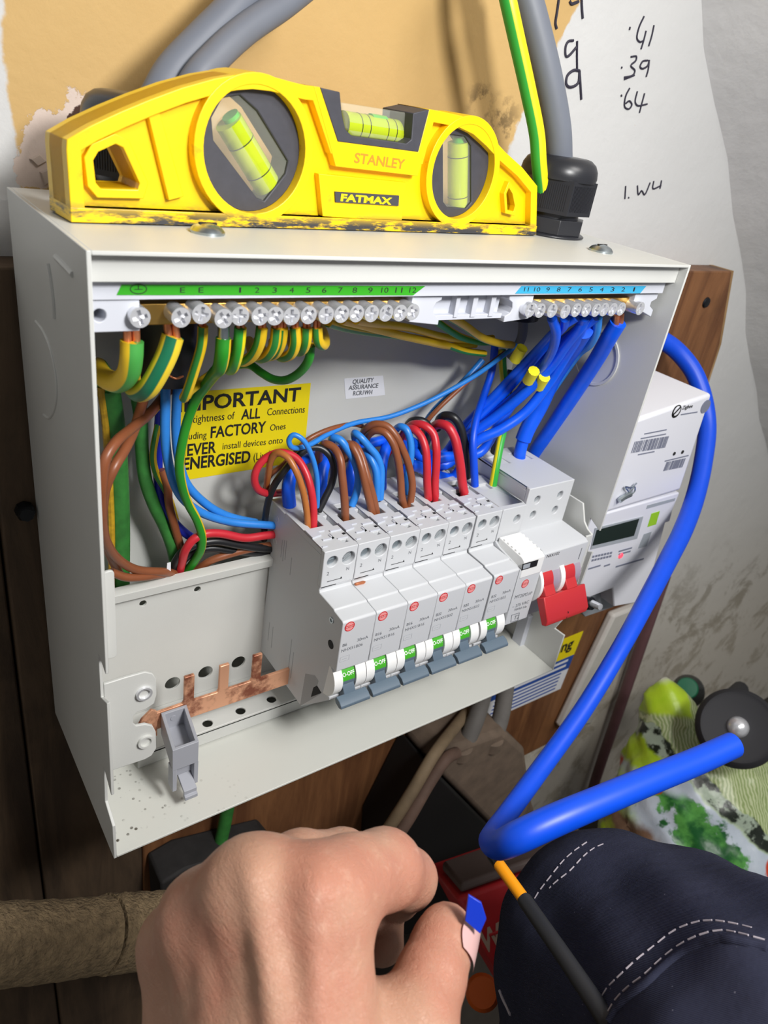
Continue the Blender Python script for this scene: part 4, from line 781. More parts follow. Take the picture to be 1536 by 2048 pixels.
solo('gland_sleeve', MB().lathe([(17, 0), (17, 9), (14, 9), (14, 42), (12.5, 42)], (238, 70, 249.6), (0, 0, -1), 28), M['gland'], 'black sleeve hanging inside the enclosure at the right, behind blue wires', 'sleeve')
wire('sheath_end', 'grey_sheath', 2.6, [Vector((240, 66, 214)), (1044, 672, 66), (1030, 700, 67), (1016, 716, 68)], 'cut end of a grey sheath where thin cores leave the right sleeve', cat='cable')
Lc = 'grey sheathed cable'
wire('grey_cable', 'grey_sheath', 6.0, [Vector((34, 68, 268)), (312, 205, 70), (345, 145, 74), (400, 85, 78), (462, 22, 82), (520, -50, 88), (600, -160, 96)], 'grey cable rising right from the left gland, left of two', n=20, cat='cable')
wire('grey_cable', 'grey_sheath', 5.0, [Vector((44, 66, 268)), (385, 170, 64), (430, 115, 68), (490, 60, 74), (570, 5, 82), (640, -50, 90)], 'grey cable rising right from the left gland, right of two', n=20, cat='cable')
wire('grey_cable', 'grey_sheath', 6.6, [Vector((248, 64, 268)), (1118, 330, 64), (1114, 260, 64), (1096, 160, 67), (1074, 70, 71), (1048, -20, 76), (1000, -140, 86)], 'grey cable rising from the right gland, nearest the writing', n=20, cat='cable')
wire('grey_cable', 'grey_sheath', 5.2, [Vector((236, 72, 268)), (1088, 330, 72), (1086, 270, 74), (1070, 180, 78), (1046, 80, 82), (1022, -20, 88)], 'grey cable behind, between the striped wire and the front grey cable', n=20, cat='cable')
wire('earth_cable', 'gy_left', 3.6, [Vector((231, 62, 268)), (1078, 325, 60), (1074, 270, 61), (1056, 180, 64), (1036, 90, 67), (1016, 0, 70), (990, -120, 78)], 'yellow and green earth cable rising from the right gland', n=16, cat='cable', twist=.15)
# ------------------------------------------------------------------ spirit level on top of the enclosure
L0, L1 = Vector((5.3, 34.9, 251.4)), Vector((222.9, 53.5, 251.4))
LE = (L1 - L0).normalized(); LN = Vector((-LE.y, LE.x, 0))          # along, and into the wall
def LF(p, q, h): return L0 + LE * p + ZU * q + LN * h
def LP(u, v, h=0.):
    r = ray(u, v); k = ((L0 + LN * h) - CAM).dot(LN) / r.dot(LN); return CAM + r * k
def lsz(pts, h=0.): return [((q - L0).dot(LE), q.z - L0.z) for q in (LP(u, v, h) for u, v in pts)]
lev = thing('spirit_level', 'scuffed yellow torpedo spirit level with three vials lying on the enclosure', 'spirit level', (115, 50, 251))
ol = lsz([(143, 441), (133, 300), (134, 279), (180, 252), (240, 224), (300, 199), (365, 175), (430, 157), (470, 150), (505, 148), (545, 153), (585, 164), (612, 171), (640, 174), (675, 283), (836, 304), (858, 218), (880, 222), (925, 232), (955, 247), (982, 272), (1010, 303), (1045, 335), (1075, 372), (1074, 466)])
ol[0] = (ol[0][0], 0); ol[-1] = (ol[-1][0], 0)
cL = lsz([(513, 303)])[0]; rL = (lsz([(507, 168)])[0][1] - lsz([(517, 428)])[0][1]) / 2
cR = lsz([(928, 346)])[0]; rR = (lsz([(927, 250)])[0][1] - lsz([(930, 442)])[0][1]) / 2
hh = lsz([(190, 322), (200, 305), (235, 289), (250, 296), (283, 368), (279, 381), (205, 379), (195, 367)])
hr = lsz([(1016, 388), (1021, 376), (1028, 388), (1033, 412), (1030, 424), (1018, 421)])
bd = MB(); TH = 18
bd.prism(ol, LF, 3.6, TH - 3.6, [circle(*cL, rL, 40), circle(*cR, rR, 40), hh, hr])
bd.prism(ol, LF, 0, TH, [inset(ol, 4.2)])
bd.prism(circle(*cL, rL + 3.4, 48), LF, -.3, TH, [circle(*cL, rL, 48)])
bd.prism(circle(*cR, rR + 3.2, 48), LF, -.3, TH, [circle(*cR, rR, 48)])
bd.prism(inset(hh, -2.6), LF, 1.2, TH - 1.2, [hh], )
bd.prism(inset(hr, -1.6), LF, .8, TH - .8, [hr])
bd.prism(lsz([(627, 172), (640, 176), (675, 283), (836, 304), (858, 218), (873, 221), (835, 352), (671, 333)]), LF, -.2, TH)
bd.prism(lsz([(300, 228), (322, 220), (372, 395), (342, 403)]), LF, 1.4, TH - 1.4)
bd.prism(lsz([(640, 348), (816, 366), (806, 446), (648, 434)]), LF, .8, TH - .8)
fl = lsz([(141, 426), (1075, 449)])
bd.prism([(fl[0][0], 0), (fl[1][0], 0), (fl[1][0], 4.2), (fl[0][0], 4.2)], LF, -.2, TH)
part('body', bd, M['level_yellow'], lev, .7, seg=3)
def bez(c, r, vial):
    part('vial_bezel', MB().prism(circle(*c, r + .1, 48), LF, 3.5, TH - 3.5, [inset(vial, .4)]), M['bezel'], lev, .4)
def vial(poly, a, b, r, bub, rings):
    blk = part('vial_block', MB().prism(poly, LF, 4.5, TH - 4.5), M['acrylic'], lev, .6)
    fa, fb = LF(*lsz([a], 9)[0], 9), LF(*lsz([b], 9)[0], 9)
    part('vial_fluid', MB().cyl(fa, fb, r, n=24), M['fluid'], blk)
    d = (fb - fa)
    part('bubble', MB().tube([fa + d * bub[0] + ZU * r * .5, fa + d * bub[1] + ZU * r * .5], r * .62, 14, 1), M['fluid_green'], blk)
    for t in rings:
        p = fa + d * t; part('vial_line', MB().cyl(p, p + d.normalized() * .35, r + .06, n=24), M['black_print'], blk)
vL = lsz([(455, 196), (492, 189), (528, 222), (590, 325), (584, 352), (540, 409), (524, 402), (436, 285), (432, 238)])
vR = lsz([(897, 278), (906, 268), (944, 273), (956, 292), (956, 408), (944, 422), (906, 420), (897, 408)])
bez(cL, rL, vL); bez(cR, rR, vR)
vial(vL, (457, 243), (545, 388), 4.9, (.02, .22), (.25, .66)); vial(vR, (916, 284), (915, 414), 4.4, (0.0, .14), (.2, .82))
nt = lsz([(640, 175), (679, 184), (683, 228), (690, 258), (704, 272), (812, 287), (822, 279), (826, 226), (858, 219), (836, 304), (675, 283)])
part('vial_frame', MB().prism(nt, LF, -.3, TH + .3), M['bezel'], lev, .3)
vT = lsz([(683, 205), (818, 226), (814, 286), (706, 272), (690, 256)], 4.5)
vial(vT, (684, 249), (806, 268), 4.7, (.42, .66), (.2, .33, .62, .76))
at = lambda u, v: LP(u, v, .6) - LN * .0
q = lsz([(669, 383), (797, 391), (796, 411.5), (670, 404)], .6); nl = part('name_plate', MB().prism(q, LF, .2, .85), M['bezel'], lev)
def ltext(body, a, b, hgt, h, mat, depth, parent, bold):
    p0, p1 = LP(*a, h), LP(*b, h); r = (p1 - p0).normalized(); up = r.cross(-LN) * -1; up = up if up.z > 0 else -up
    m_ = text_mb(body, p0, r, up, (p1 - p0).length, hgt, bold)
    n = len(m_.v); m_.v += [v_ + LN * depth for v_ in m_.v]
    return part('raised_text', m_, mat, parent, smooth=0)
ltext('FATMAX', (681, 401.5), (783, 409), 2.5, .12, M['yellow_label'], .2, nl, .045)
ltext('STANLEY', (708, 325), (808, 338), 3.4, -.28, simple('worn_relief_paint', (200, 140, 40), .45), .3, lev, .02)

# ------------------------------------------------------------------ electricity meter, cables and fittings right of the panel
MY = 18
mt_ = thing('electricity_meter', 'white electricity meter with hub and dark display right of the enclosure', 'meter', (340, 60, 15))
hub = part('hub', MB().prism(xz([(1425, 787), (1361, 981), (1160, 1042), (1225, 856)], MY), 'Y', MY, 80), M['meter_white'], mt_, 2.2, seg=3)
mb_ = part('case', MB().prism(xz([(1360, 985), (1346, 1019), (1340, 1043), (1331, 1046), (1305, 1148), (1272, 1206), (1228, 1214), (1225, 1177), (1150, 1207), (1130, 1050)], MY), 'Y', MY, 84), M['meter_white'], mt_, 1)
part('terminal_recess', MB().prism(xz([(1150, 1207), (1225, 1177), (1228, 1214), (1170, 1234)], MY + 12), 'Y', MY + 12, 84), M['meter_grey'], mt_, .5)
def mq(name, q, mat, parent, y=MY, t=.25): return part(name, flatplate([A(u, v, Y=y) for u, v in q], (0, -1, 0), t), M[mat], parent, smooth=0)
zm = lambda x, y: (1100 + x / 3.413, 650 + y / 3.413)
z2 = lambda x, y: (1220 + x / 6.982, 780 + y / 6.982)
dsp = mq('display_frame', [zm(*p) for p in ((305, 1385), (632, 1305), (590, 1455), (275, 1528))], 'meter_grey', mb_, t=.6)
mq('display', [zm(*p) for p in ((318, 1400), (608, 1322), (572, 1438), (288, 1506))], 'lcd', dsp, MY - .6, .2)
mq('sticker', [zm(*p) for p in ((692, 1287), (748, 1270), (722, 1360), (664, 1378))], 'sticker_green', mb_)
mq('optical_port', [zm(*p) for p in ((640, 1427), (692, 1410), (658, 1508), (600, 1525))], 'meter_grey', mb_)
mq('header_strip', [zm(*p) for p in ((665, 1230), (855, 1180), (848, 1200), (655, 1255))], 'meter_grey', mb_)
part('led', MB().lathe([(2.2, 0), (1.8, .8)], A(1241, 1111, Y=MY), (0, -1, 0), 14), M['led'], mb_)
for k, (a_, b_) in enumerate((((290, 1575), (430, 1545)), ((285, 1600), (425, 1568)))):
    for j in range(7):
        t0, t1 = j / 7, (j + .7) / 7; P0 = zm(a_[0] + (b_[0] - a_[0]) * t0, a_[1] + (b_[1] - a_[1]) * t0); P1 = zm(a_[0] + (b_[0] - a_[0]) * t1, a_[1] + (b_[1] - a_[1]) * t1)
        mq('print_bar', [P0, P1, (P1[0] - 1, P1[1] + 4), (P0[0] - 1, P0[1] + 4)], 'barcode', mb_)
for a_, b_ in (((262, 1660), (345, 1635)), ((370, 1640), (410, 1628)), ((450, 1645), (640, 1590)), ((470, 1540), (560, 1515)), ((470, 1560), (550, 1538))):
    P0, P1 = zm(*a_), zm(*b_); mq('print_bar', [P0, P1, (P1[0] - 1, P1[1] + 3), (P0[0] - 1, P0[1] + 3)], 'barcode', mb_)
random.seed(3)
for A_, B_, n_, dy in (((345, 720), (835, 640), 22, (-55, 160)), ((790, 1005), (1060, 950), 14, (-50, 125))):
    t = 0.
    for k in range(n_):
        wd_ = random.uniform(.3, .8) / n_; t0 = k / n_
        P = [(A_[0] + (B_[0] - A_[0]) * x, A_[1] + (B_[1] - A_[1]) * x) for x in (t0, t0 + wd_)]
        mq('barcode_bar', [z2(*P[0]), z2(*P[1]), z2(P[1][0] + dy[0], P[1][1] + dy[1]), z2(P[0][0] + dy[0], P[0][1] + dy[1])], 'barcode', hub)
for a_, b_ in (((480, 605), (790, 545)), ((430, 670), (780, 605)), ((765, 985), (1095, 905)), ((390, 895), (620, 850)), ((990, 335), (1220, 298))):
    P0, P1 = z2(*a_), z2(*b_); mq('print_bar', [P0, P1, (P1[0] - .5, P1[1] + 2.2), (P0[0] - .5, P0[1] + 2.2)], 'barcode', hub)
at = on_plane(MY - .25); ptext('Zigbee', z2(1005, 275), z2(1150, 245), 7, at, M['black_print'], hub, .01)
c = A(*z2(928, 298), Y=MY); lg = part('logo', MB().prism(circle(c.x, c.z, 4.2, 28), 'Y', MY - .2, MY, [circle(c.x + .3, c.z + .4, 3.2, 28)]).prism([(c.x - 3.3, c.z - 2.2), (c.x - 2.4, c.z - 3), (c.x + 3.2, c.z + 2.3), (c.x + 2.4, c.z + 3)], 'Y', MY - .2, MY), M['black_print'], hub, smooth=0)
c = A(*z2(1330, 228), Y=MY); part('seal_screw', MB().lathe([(4.4, 0), (4.4, .5)], (c.x, MY, c.z), (0, -1, 0), 20), M['barcode'], hub)
for u, v in ((895, 888), (1010, 865)):
    c = A(*z2(u, v), Y=MY); part('indicator', MB().lathe([(1.3, 0), (1.2, .4)], (c.x, MY, c.z), (0, -1, 0), 12), M['black_print'], hub)
se = part('seal_wire', MB().tube([A(*z2(*p), Y=MY - 2) for p in ((370, 1300), (300, 1360), (215, 1350), (245, 1400), (300, 1450), (345, 1410), (340, 1350), (300, 1400), (270, 1450))], .5, 8, 5), M['zinc'], hub)
part('seal_crimp', MB().tube([A(*z2(*p), Y=MY - 2.5) for p in ((285, 1455), (190, 1500), (130, 1545))], 1.7, 8, 2), M['zinc'], se)
b_ = thing('board_bolt', 'black bolt with bright threaded end poking out below the red switch levers', 'bolt', tuple(A(1180, 1205, D=465)))
bp0, bp1, bp2 = A(1158, 1205, D=474), A(1184, 1207, D=466), A(1201, 1214, D=460)
part('head', MB().cyl(bp0, bp1, 4.6, 4.2, 12), M['screw_dark'], b_); part('threaded_end', MB().cyl(bp1, bp2, 2.4, 2.0, 14), M['chrome'], b_)
# thick blue sheathed cable: behind the meter, down, kinked back to its cut end
bl = [(1318, 676, 505), (1352, 700, 510), (1385, 740, 512), (1405, 790, 512), (1414, 850, 510), (1406, 925, 500), (1390, 995, 488), (1366, 1060, 470), (1336, 1120, 450), (1298, 1192, 425), (1242, 1295, 400), (1166, 1420, 380), (1076, 1545, 355), (1012, 1632, 330), (986, 1668, 312), (982, 1684, 298), (1000, 1690, 286), (1036, 1674, 278), (1110, 1640, 280), (1200, 1602, 288), (1300, 1560, 300), (1390, 1524, 312), (1466, 1490, 322)]
solo('blue_cable', MB().tube([A(u, v, D=d) for u, v, d in bl], 5, 20, 6, 0, [6.1] * 8 + [5.8, 5.4, 4.9, 4.8, 4.7, 4.6, 4.6, 5.0, 5.6, 6.0, 6.0, 5.8, 5.7, 5.6, 5.5]), M['blue_sheath'], 'thick bright blue cable from behind the meter, folded back to a cut end', 'cable', smooth=60)
solo('heating_pipe', MB().tube([A(u, v, Y=y) for u, v, y in ((1330, 1150, 104), (1282, 1290, 104), (1238, 1420, 104), (1194, 1550, 104), (1152, 1690, 104), (1100, 1880, 104))], 6.0, 16, 5), M['maroon'], 'slim maroon pipe running down the mouldy wall beside the blue cable', 'pipe', smooth=60)
solo('conduit', MB().prism(xz([(1216, 1222), (1272, 1200), (1172, 1440), (1108, 1446)], 94), 'Y', 86, 95), M['trunk'], 'white plastic conduit on the board edge beside the blue cable', 'conduit', bevel=3)
# notice under the meter
nt_ = thing('notice', 'yellow, blue and white notice on the board, partly behind the enclosure', 'notice', tuple(A(1080, 1400, Y=94.5)))
def nq(a, b):   # strip of the notice between fractions a..b of its height
    TL_, TR_, BR_, BL_ = (Vector(x) for x in ((1000, 1330), (1166, 1262), (1120, 1377), (1022, 1422)))
    l = lambda s, t, k: s.lerp(t, k)
    BL2, TL2 = Vector((955, 1450)), Vector((1000, 1330))
    return [tuple(l(TL2, BL2, a)), tuple(l(TR_, BR_, a)), tuple(l(TR_, BR_, b)), tuple(l(TL2, BL2, b))]
mq('warning_panel', nq(0, .40), 'yellow_label', nt_, 95.1, .5); mq('blue_panel', nq(.40, .64), 'blue_print', nt_, 95.1, .5); mq('text_panel', nq(.64, 1), 'white_label', nt_, 95.1, .5)
ptext('Warning', (1050, 1335), (1144, 1295), 24, on_plane(94.4), M['black_print'], nt_, .03)
for k in range(5):
    a = nq(.68 + k * .065, .705 + k * .065); a = [(a[0][0] + 20, a[0][1] - 8), (a[1][0] - 12, a[1][1] + 5), (a[2][0] - 12, a[2][1] + 5), (a[3][0] + 20, a[3][1] - 8)]
    mq('print_bar', a, 'blue_print', nt_, 94.5, .1)
for k in range(2):
    a = nq(.46 + k * .09, .5 + k * .09); a = [(a[0][0] + 20, a[0][1] - 8), (a[1][0] - 8, a[1][1] + 3), (a[2][0] - 8, a[2][1] + 3), (a[3][0] + 20, a[3][1] - 8)]
    mq('print_bar', a, 'white_label', nt_, 94.5, .1)
# service cut-out and old cables under the enclosure
so = thing('service_cutout', 'old black service cut-out with dusty brown top under the enclosure', 'fuse holder', tuple(A(930, 1650, Y=80)))
part('fuse_block', MB().prism(xz([(872, 1545), (985, 1660), (965, 1870), (770, 1870), (790, 1700)], 48), 'Y', 48, 95), M['cutout_black'], so, 2)
part('cover', MB().prism(xz([(872, 1540), (905, 1500), (1010, 1462), (1052, 1500), (1062, 1580), (1040, 1640), (985, 1655)], 52), 'Y', 52, 95), M['cutout_grey'], so, 5, seg=3)
part('end_cap', MB().prism(xz([(985, 1660), (1040, 1640), (1062, 1590), (1075, 1640), (1030, 1720), (965, 1790)], 60), 'Y', 60, 95), M['cutout_grey'], so, 4, seg=3)
for (u0, v0), (u1, v1) in (((905, 1505), (935, 1490)), ((960, 1492), (1005, 1470))):
    pp = A((u0 + u1) / 2, (v0 + v1) / 2, Y=58); part('cable_collar', MB().lathe([(9.5, 0), (9.5, 9), (7.5, 10)], pp - ZU * 6, (0, 0, 1), 20), M['cutout_grey'], so, smooth=50)
wire('meter_tail', 'grey_dusty', 7.0, [(925, 1500, 58), (945, 1455, 62), (962, 1405, 70), (975, 1340, 78)], 'dusty grey tail standing in the cut-out, left of two', n=18, cat='cable')
wire('meter_tail', 'grey_dusty', 7.0, [(985, 1482, 58), (1000, 1440, 64), (1010, 1385, 72), (1015, 1330, 80)], 'dusty grey tail standing in the cut-out, right of two', n=18, cat='cable')
wire('old_cable', 'tan_cable', 4.6, [(950, 1405, 86), (908, 1456, 66), (866, 1512, 48), (820, 1590, 40), (770, 1668, 38), (700, 1770, 40)], 'dusty tan cable sweeping down left of the cut-out, upper of two', n=14, cat='cable')
wire('old_cable', 'pink_cable', 4.6, [(912, 1506, 50), (892, 1518, 44), (862, 1560, 40), (818, 1636, 33), (782, 1690, 31), (720, 1790, 33)], 'dusty brown cable sweeping down left of the cut-out, lower of two', n=14, cat='cable')
wire('earth_cable', 'green_old', 4.4, [(458, 1600, 84), (449, 1650, 84), (440, 1690, 84), (428, 1750, 86), (410, 1850, 90)], 'green earth cable hanging below the enclosure above the hand', n=14, cat='cable')
solo('old_fuse_box', MB().prism(xz([(322, 1768), (372, 1738), (450, 1716), (545, 1690), (570, 1720), (520, 1900), (330, 1900)], 70), 'Y', 70, 95), simple('black_rough_case', (36, 34, 34), .8, var=.5, vs=120, bump=.6, bs=200), 'black rough old case on the board behind the hand', 'box', bevel=2)
# lagged pipe at the left
lp_ = thing('lagged_pipe', 'pipe wrapped in matted brown lagging crossing the lower left corner', 'pipe', tuple(A(150, 1880, Y=50)))
pa = [A(u, v, Y=48) for u, v in ((-260, 1905), (-120, 1898), (0, 1888), (110, 1880), (208, 1868))]; pb = [A(u, v, Y=48) for u, v in ((211, 1868), (270, 1862), (340, 1855), (470, 1840))]
def lag(P, r):
    mb = MB(); mb.tube(P, r, 40, 14)
    for i, v_ in enumerate(mb.v):
        a = i % 40; ring = i // 40; mb.v[i] = v_ + Vector((0, 0, 1)) * (1.1 * math.sin(a * 1.3 + ring * .8) + .7 * math.sin(ring * 1.7 + a * .5)) * .45
    return mb
part('lagging_sleeve', lag(pa, 19.5), M['lagging'], lp_, smooth=60); part('lagging_sleeve', lag(pb, 20.5), M['lagging'], lp_, smooth=60)

# ------------------------------------------------------------------ things on the floor at the lower right
def cone(P, a, b, ra, rb):
    ab = b - a; t = np.clip(((P - a) @ ab) / (ab @ ab), 0, 1); return np.linalg.norm(P - a - t[..., None] * ab, axis=-1) - (ra + (rb - ra) * t)
def smin(a, b, k):
    h = np.clip(.5 + .5 * (b - a) / k, 0, 1); return b * (1 - h) + a * h - k * h * (1 - h)
def nets(fn, lo, hi, h):
    """naive surface nets of fn(points) = 0"""
    lo = np.array(lo, float); n = np.ceil((np.array(hi) - lo) / h).astype(int) + 1
    g = np.stack(np.meshgrid(*[lo[i] + h * np.arange(n[i]) for i in range(3)], indexing='ij'), -1); f = fn(g)
    ins = f < 0; c = [ins[i:n[0] - 1 + i, j:n[1] - 1 + j, k:n[2] - 1 + k] for i in (0, 1) for j in (0, 1) for k in (0, 1)]
    s_ = sum(x.astype(int) for x in c); cells = np.argwhere((s_ > 0) & (s_ < 8)); idx = -np.ones(s_.shape, int); idx[tuple(cells.T)] = np.arange(len(cells))
    V = np.zeros((len(cells), 3)); cnt = np.zeros(len(cells)); cor = [np.array(x) for x in np.ndindex(2, 2, 2)]
    for a in range(8):
        for b in range(a + 1, 8):
            if abs(cor[a] - cor[b]).sum() != 1: continue
            fa = f[tuple((cells + cor[a]).T)]; fb = f[tuple((cells + cor[b]).T)]; m_ = (fa < 0) != (fb < 0)
            t = np.where(m_, fa / np.where(m_, fa - fb, 1), 0); V += np.where(m_[:, None], cor[a] + t[:, None] * (cor[b] - cor[a]), 0); cnt += m_
    V = lo + h * (cells + V / cnt[:, None]); F = []
    for ax in range(3):
        o = [i for i in range(3) if i != ax]; e0 = ins; sl0 = [slice(None)] * 3; sl1 = [slice(None)] * 3; sl0[ax] = slice(0, -1); sl1[ax] = slice(1, None)
        ch = np.argwhere(ins[tuple(sl0)] != ins[tuple(sl1)]); ch = ch[(ch[:, o[0]] > 0) & (ch[:, o[1]] > 0) & (ch[:, o[0]] < n[o[0]] - 1) & (ch[:, o[1]] < n[o[1]] - 1)]
        d0 = np.zeros(3, int); d1 = np.zeros(3, int); d0[o[0]] = 1; d1[o[1]] = 1
        q = np.stack([idx[tuple((ch - x).T)] for x in (np.zeros(3, int), d0, d0 + d1, d1)], 1); F.append(q)
    F = np.concatenate(F); F = F[(F >= 0).all(1)]
    mb = MB(); mb.v = [Vector(v) for v in V]; mb.f = [tuple(int(i) for i in q) for q in F]; return mb
def NP(u, v, D): return np.array(A(u, v, D=D))
def march(fn, u, v, d0, d1, step=.2):
    """first surface point along a sight line between depths d0 and d1"""
    r = np.array(ray(u, v)); ds = np.arange(d0, d1, step); f = fn(np.array(CAM) + ds[:, None] * r); i = np.argmax(f < 0)
    return None if f.min() >= 0 else Vector(np.array(CAM) + r * ds[i])
bag_c = [(NP(1420, 1690, 690), NP(1400, 1600, 690), 78, 66), (NP(1330, 1640, 690), NP(1345, 1560, 690), 52, 42), (NP(1345, 1540, 690), NP(1338, 1430, 690), 40, 22), (NP(1338, 1430, 690), NP(1328, 1372, 690), 19, 9), (NP(1560, 1760, 690), NP(1560, 1640, 690), 80, 66), (NP(1270, 1700, 690), NP(1330, 1880, 690), 34, 60), (NP(1450, 1860, 690), NP(1600, 1900, 690), 80, 80)]
def bag_sdf(P):
    d = None
    for a, b, r0, r1 in bag_c:
        e = cone(P, a, b, r0, r1); d = e if d is None else smin(d, e, 22)
    wv = np.sin(P[..., 0] * .11 + P[..., 2] * .17) * np.sin(P[..., 2] * .09 - P[..., 1] * .13 + 1) * 3 + np.sin(P[..., 0] * .31 - P[..., 2] * .22) * 1.2
    return d + wv
def bag_mat():
    g = G('printed_bag_film'); q = g.n.new('ShaderNodeVectorMath'); q.operation = 'DOT_PRODUCT'; g.put(q.inputs[0], g.co()); q.inputs[1].default_value = RIGHT
    q2_ = g.n.new('ShaderNodeVectorMath'); q2_.operation = 'DOT_PRODUCT'; g.put(q2_.inputs[0], g.co()); q2_.inputs[1].default_value = DOWN
    off = bag_off * S; f = 650 / FPX * S; o0 = Vector((RIGHT.dot(CAM), DOWN.dot(CAM))) * S
    nz = g.noise(26, 4); nf = g.noise(75, 5)
    a = g.ma('ADD', g.ma('MULTIPLY', g.ma('SUBTRACT', g.ma('ADD', q.outputs['Value'], RIGHT.dot(off)), o0.x), 1 / f), 768 + 0.)
    b = g.ma('ADD', g.ma('MULTIPLY', g.ma('SUBTRACT', g.ma('ADD', q2_.outputs['Value'], DOWN.dot(off)), o0.y), 1 / f), 1024 + 0.)
    a = g.ma('ADD', a, g.ma('MULTIPLY', g.ma('SUBTRACT', nz, .5), 50)); b = g.ma('ADD', b, g.ma('MULTIPLY', g.ma('SUBTRACT', nz, .5), -40))
    c = g.mix(nf, (160, 205, 30), (200, 222, 60))
    diag = g.ma('SUBTRACT', b, g.ma('MULTIPLY', g.ma('SUBTRACT', a, 1320), .95))      # b - .95(a-1320)
    right = g.ss(diag, 1480, 1460)
    lim = g.ma('MULTIPLY', g.ss(b, 1452, 1440), g.ss(a, 1412, 1400)); right = g.ma('MULTIPLY', right, g.ma('SUBTRACT', 1., lim))
    c = g.mix(right, c, g.mix(g.ss(g.ma('SINE', g.ma('MULTIPLY', a, .9)), -.2, .2), (150, 168, 110), (196, 206, 160)))
    strip = g.ma('MULTIPLY', g.ss(diag, 1462, 1468), g.ss(diag, 1515, 1500)); c = g.mix(strip, c, g.mix(g.ss(nf, .45, .55), (30, 38, 28), (170, 185, 165)))
    panel = g.ma('MULTIPLY', g.ss(diag, 1500, 1515), g.ss(a, 1255, 1285)); panel = g.ma('MULTIPLY', panel, g.ss(b, 1545, 1560))
    c = g.mix(panel, c, g.mix(nf, (176, 190, 204), (210, 218, 228)))
    brown = g.ma('MULTIPLY', g.ss(g.ma('SUBTRACT', b, g.ma('MULTIPLY', g.ma('SUBTRACT', a, 1250), .92)), 1612, 1640), g.ss(a, 1232, 1250)); c = g.mix(brown, c, g.mix(nf, (84, 58, 40), (140, 112, 90)))
    dl = g.ma('ABSOLUTE', g.ma('SUBTRACT', g.ma('SUBTRACT', a, 1345), g.ma('MULTIPLY', g.ma('SUBTRACT', b, 1590), .62)))
    leaf = g.ma('MULTIPLY', g.ss(g.ma('ADD', dl, g.ma('MULTIPLY', g.ma('SUBTRACT', nf, .5), 160)), 58, 40), g.ma('MULTIPLY', g.ss(b, 1570, 1590), g.ss(b, 1760, 1740)))
    c = g.mix(leaf, c, g.mix(g.ss(g.noise(48, 5), .4, .62), (22, 92, 40), (96, 170, 80)))
    def disc(u, v, r): return g.ss(g.ma('SQRT', g.ma('ADD', g.ma('POWER', g.ma('SUBTRACT', a, u), 2), g.ma('POWER', g.ma('SUBTRACT', b, v), 2))), r, r - 5)
    for u, v, r in ((1302, 1572, 24), (1512, 1708, 26)): c = g.mix(disc(u, v, r), c, (200, 66, 30))
    tip = g.ss(b, 1385, 1365); c = g.mix(tip, c, (216, 212, 208))
    g.bump(nz, .4, .004); return g.fin(c, .35, spec=.5)
bagm = nets(bag_sdf, [360, -140, -520], [860, 200, -90], 6)
lo = Vector([min(v[i] for v in bagm.v) for i in range(3)]); hi = Vector([max(v[i] for v in bagm.v) for i in range(3)]); bag_off = Vector(((lo.x + hi.x) / 2, (lo.y + hi.y) / 2, lo.z))
solo('compost_bag', bagm, bag_mat(), 'crumpled lime green compost bag with leafy print at the lower right', 'bag', smooth=70)
# black wheel with steel cap
wc = A(1474, 1456, D=600); wa = (CAM - wc).normalized() + Vector((.12, 0, .1)); wa.normalize()
wh = thing('wheel', 'black wheel with steel axle cap leaning behind the cut blue cable end', 'wheel', tuple(wc))
part('tyre', MB().lathe([(24, -7), (29, -9), (31.6, -5), (32, 0), (31.2, 5), (28, 8.5), (25, 7)], wc, wa, 48), M['tyre'], wh, smooth=50)
part('hub', MB().lathe([(25, -4), (25, 0), (23.5, .5), (10, .5), (9.4, 6), (3, 6)], wc, wa, 40), M['wheel_hub'], wh, smooth=40)
wu = wa.orthogonal().normalized(); ww = wa.cross(wu)
for k in range(6):
    t = math.radians(60 * k + 12); d = wu * math.cos(t) + ww * math.sin(t); part('spoke', MB().tube([wc + wa * 3 + d * 9, wc + wa * 3 + d * 17, wc + wa * 2.5 + d * 25], 2.2, 8, 3), M['spoke'], wh)
part('axle_cap', MB().lathe([(8.6, 5), (8.4, 8), (7, 11), (4, 13), (.5, 13.6)], wc, wa, 24), M['chrome'], wh, smooth=70)
part('fork_arm', MB().tube([wc - wa * 6, wc - wa * 14, wc - wa * 60 + Vector((60, 30, -10)), wc - wa * 70 + Vector((160, 60, -60))], 9, 12, 4), M['tyre'], wh, smooth=60)
bt = thing('bottle', 'dark bottle with green screw cap behind the lime green bag', 'bottle', tuple(A(1378, 1470, D=770)))
bc = A(1374, 1376, D=770); ba = ((CAM - bc).normalized() + Vector((-.12, 0, .12))).normalized()
part('cap', MB().lathe([(11, -14), (11.2, -1.8), (10, 0), (.5, .3)], bc, ba, 28), M['cap_green'], bt, smooth=50)
part('bottle_body', MB().lathe([(17, -120), (17, -50), (15, -34), (11, -24), (9, -11)], bc, ba, 28), M['dark_bottle'], bt, smooth=60)
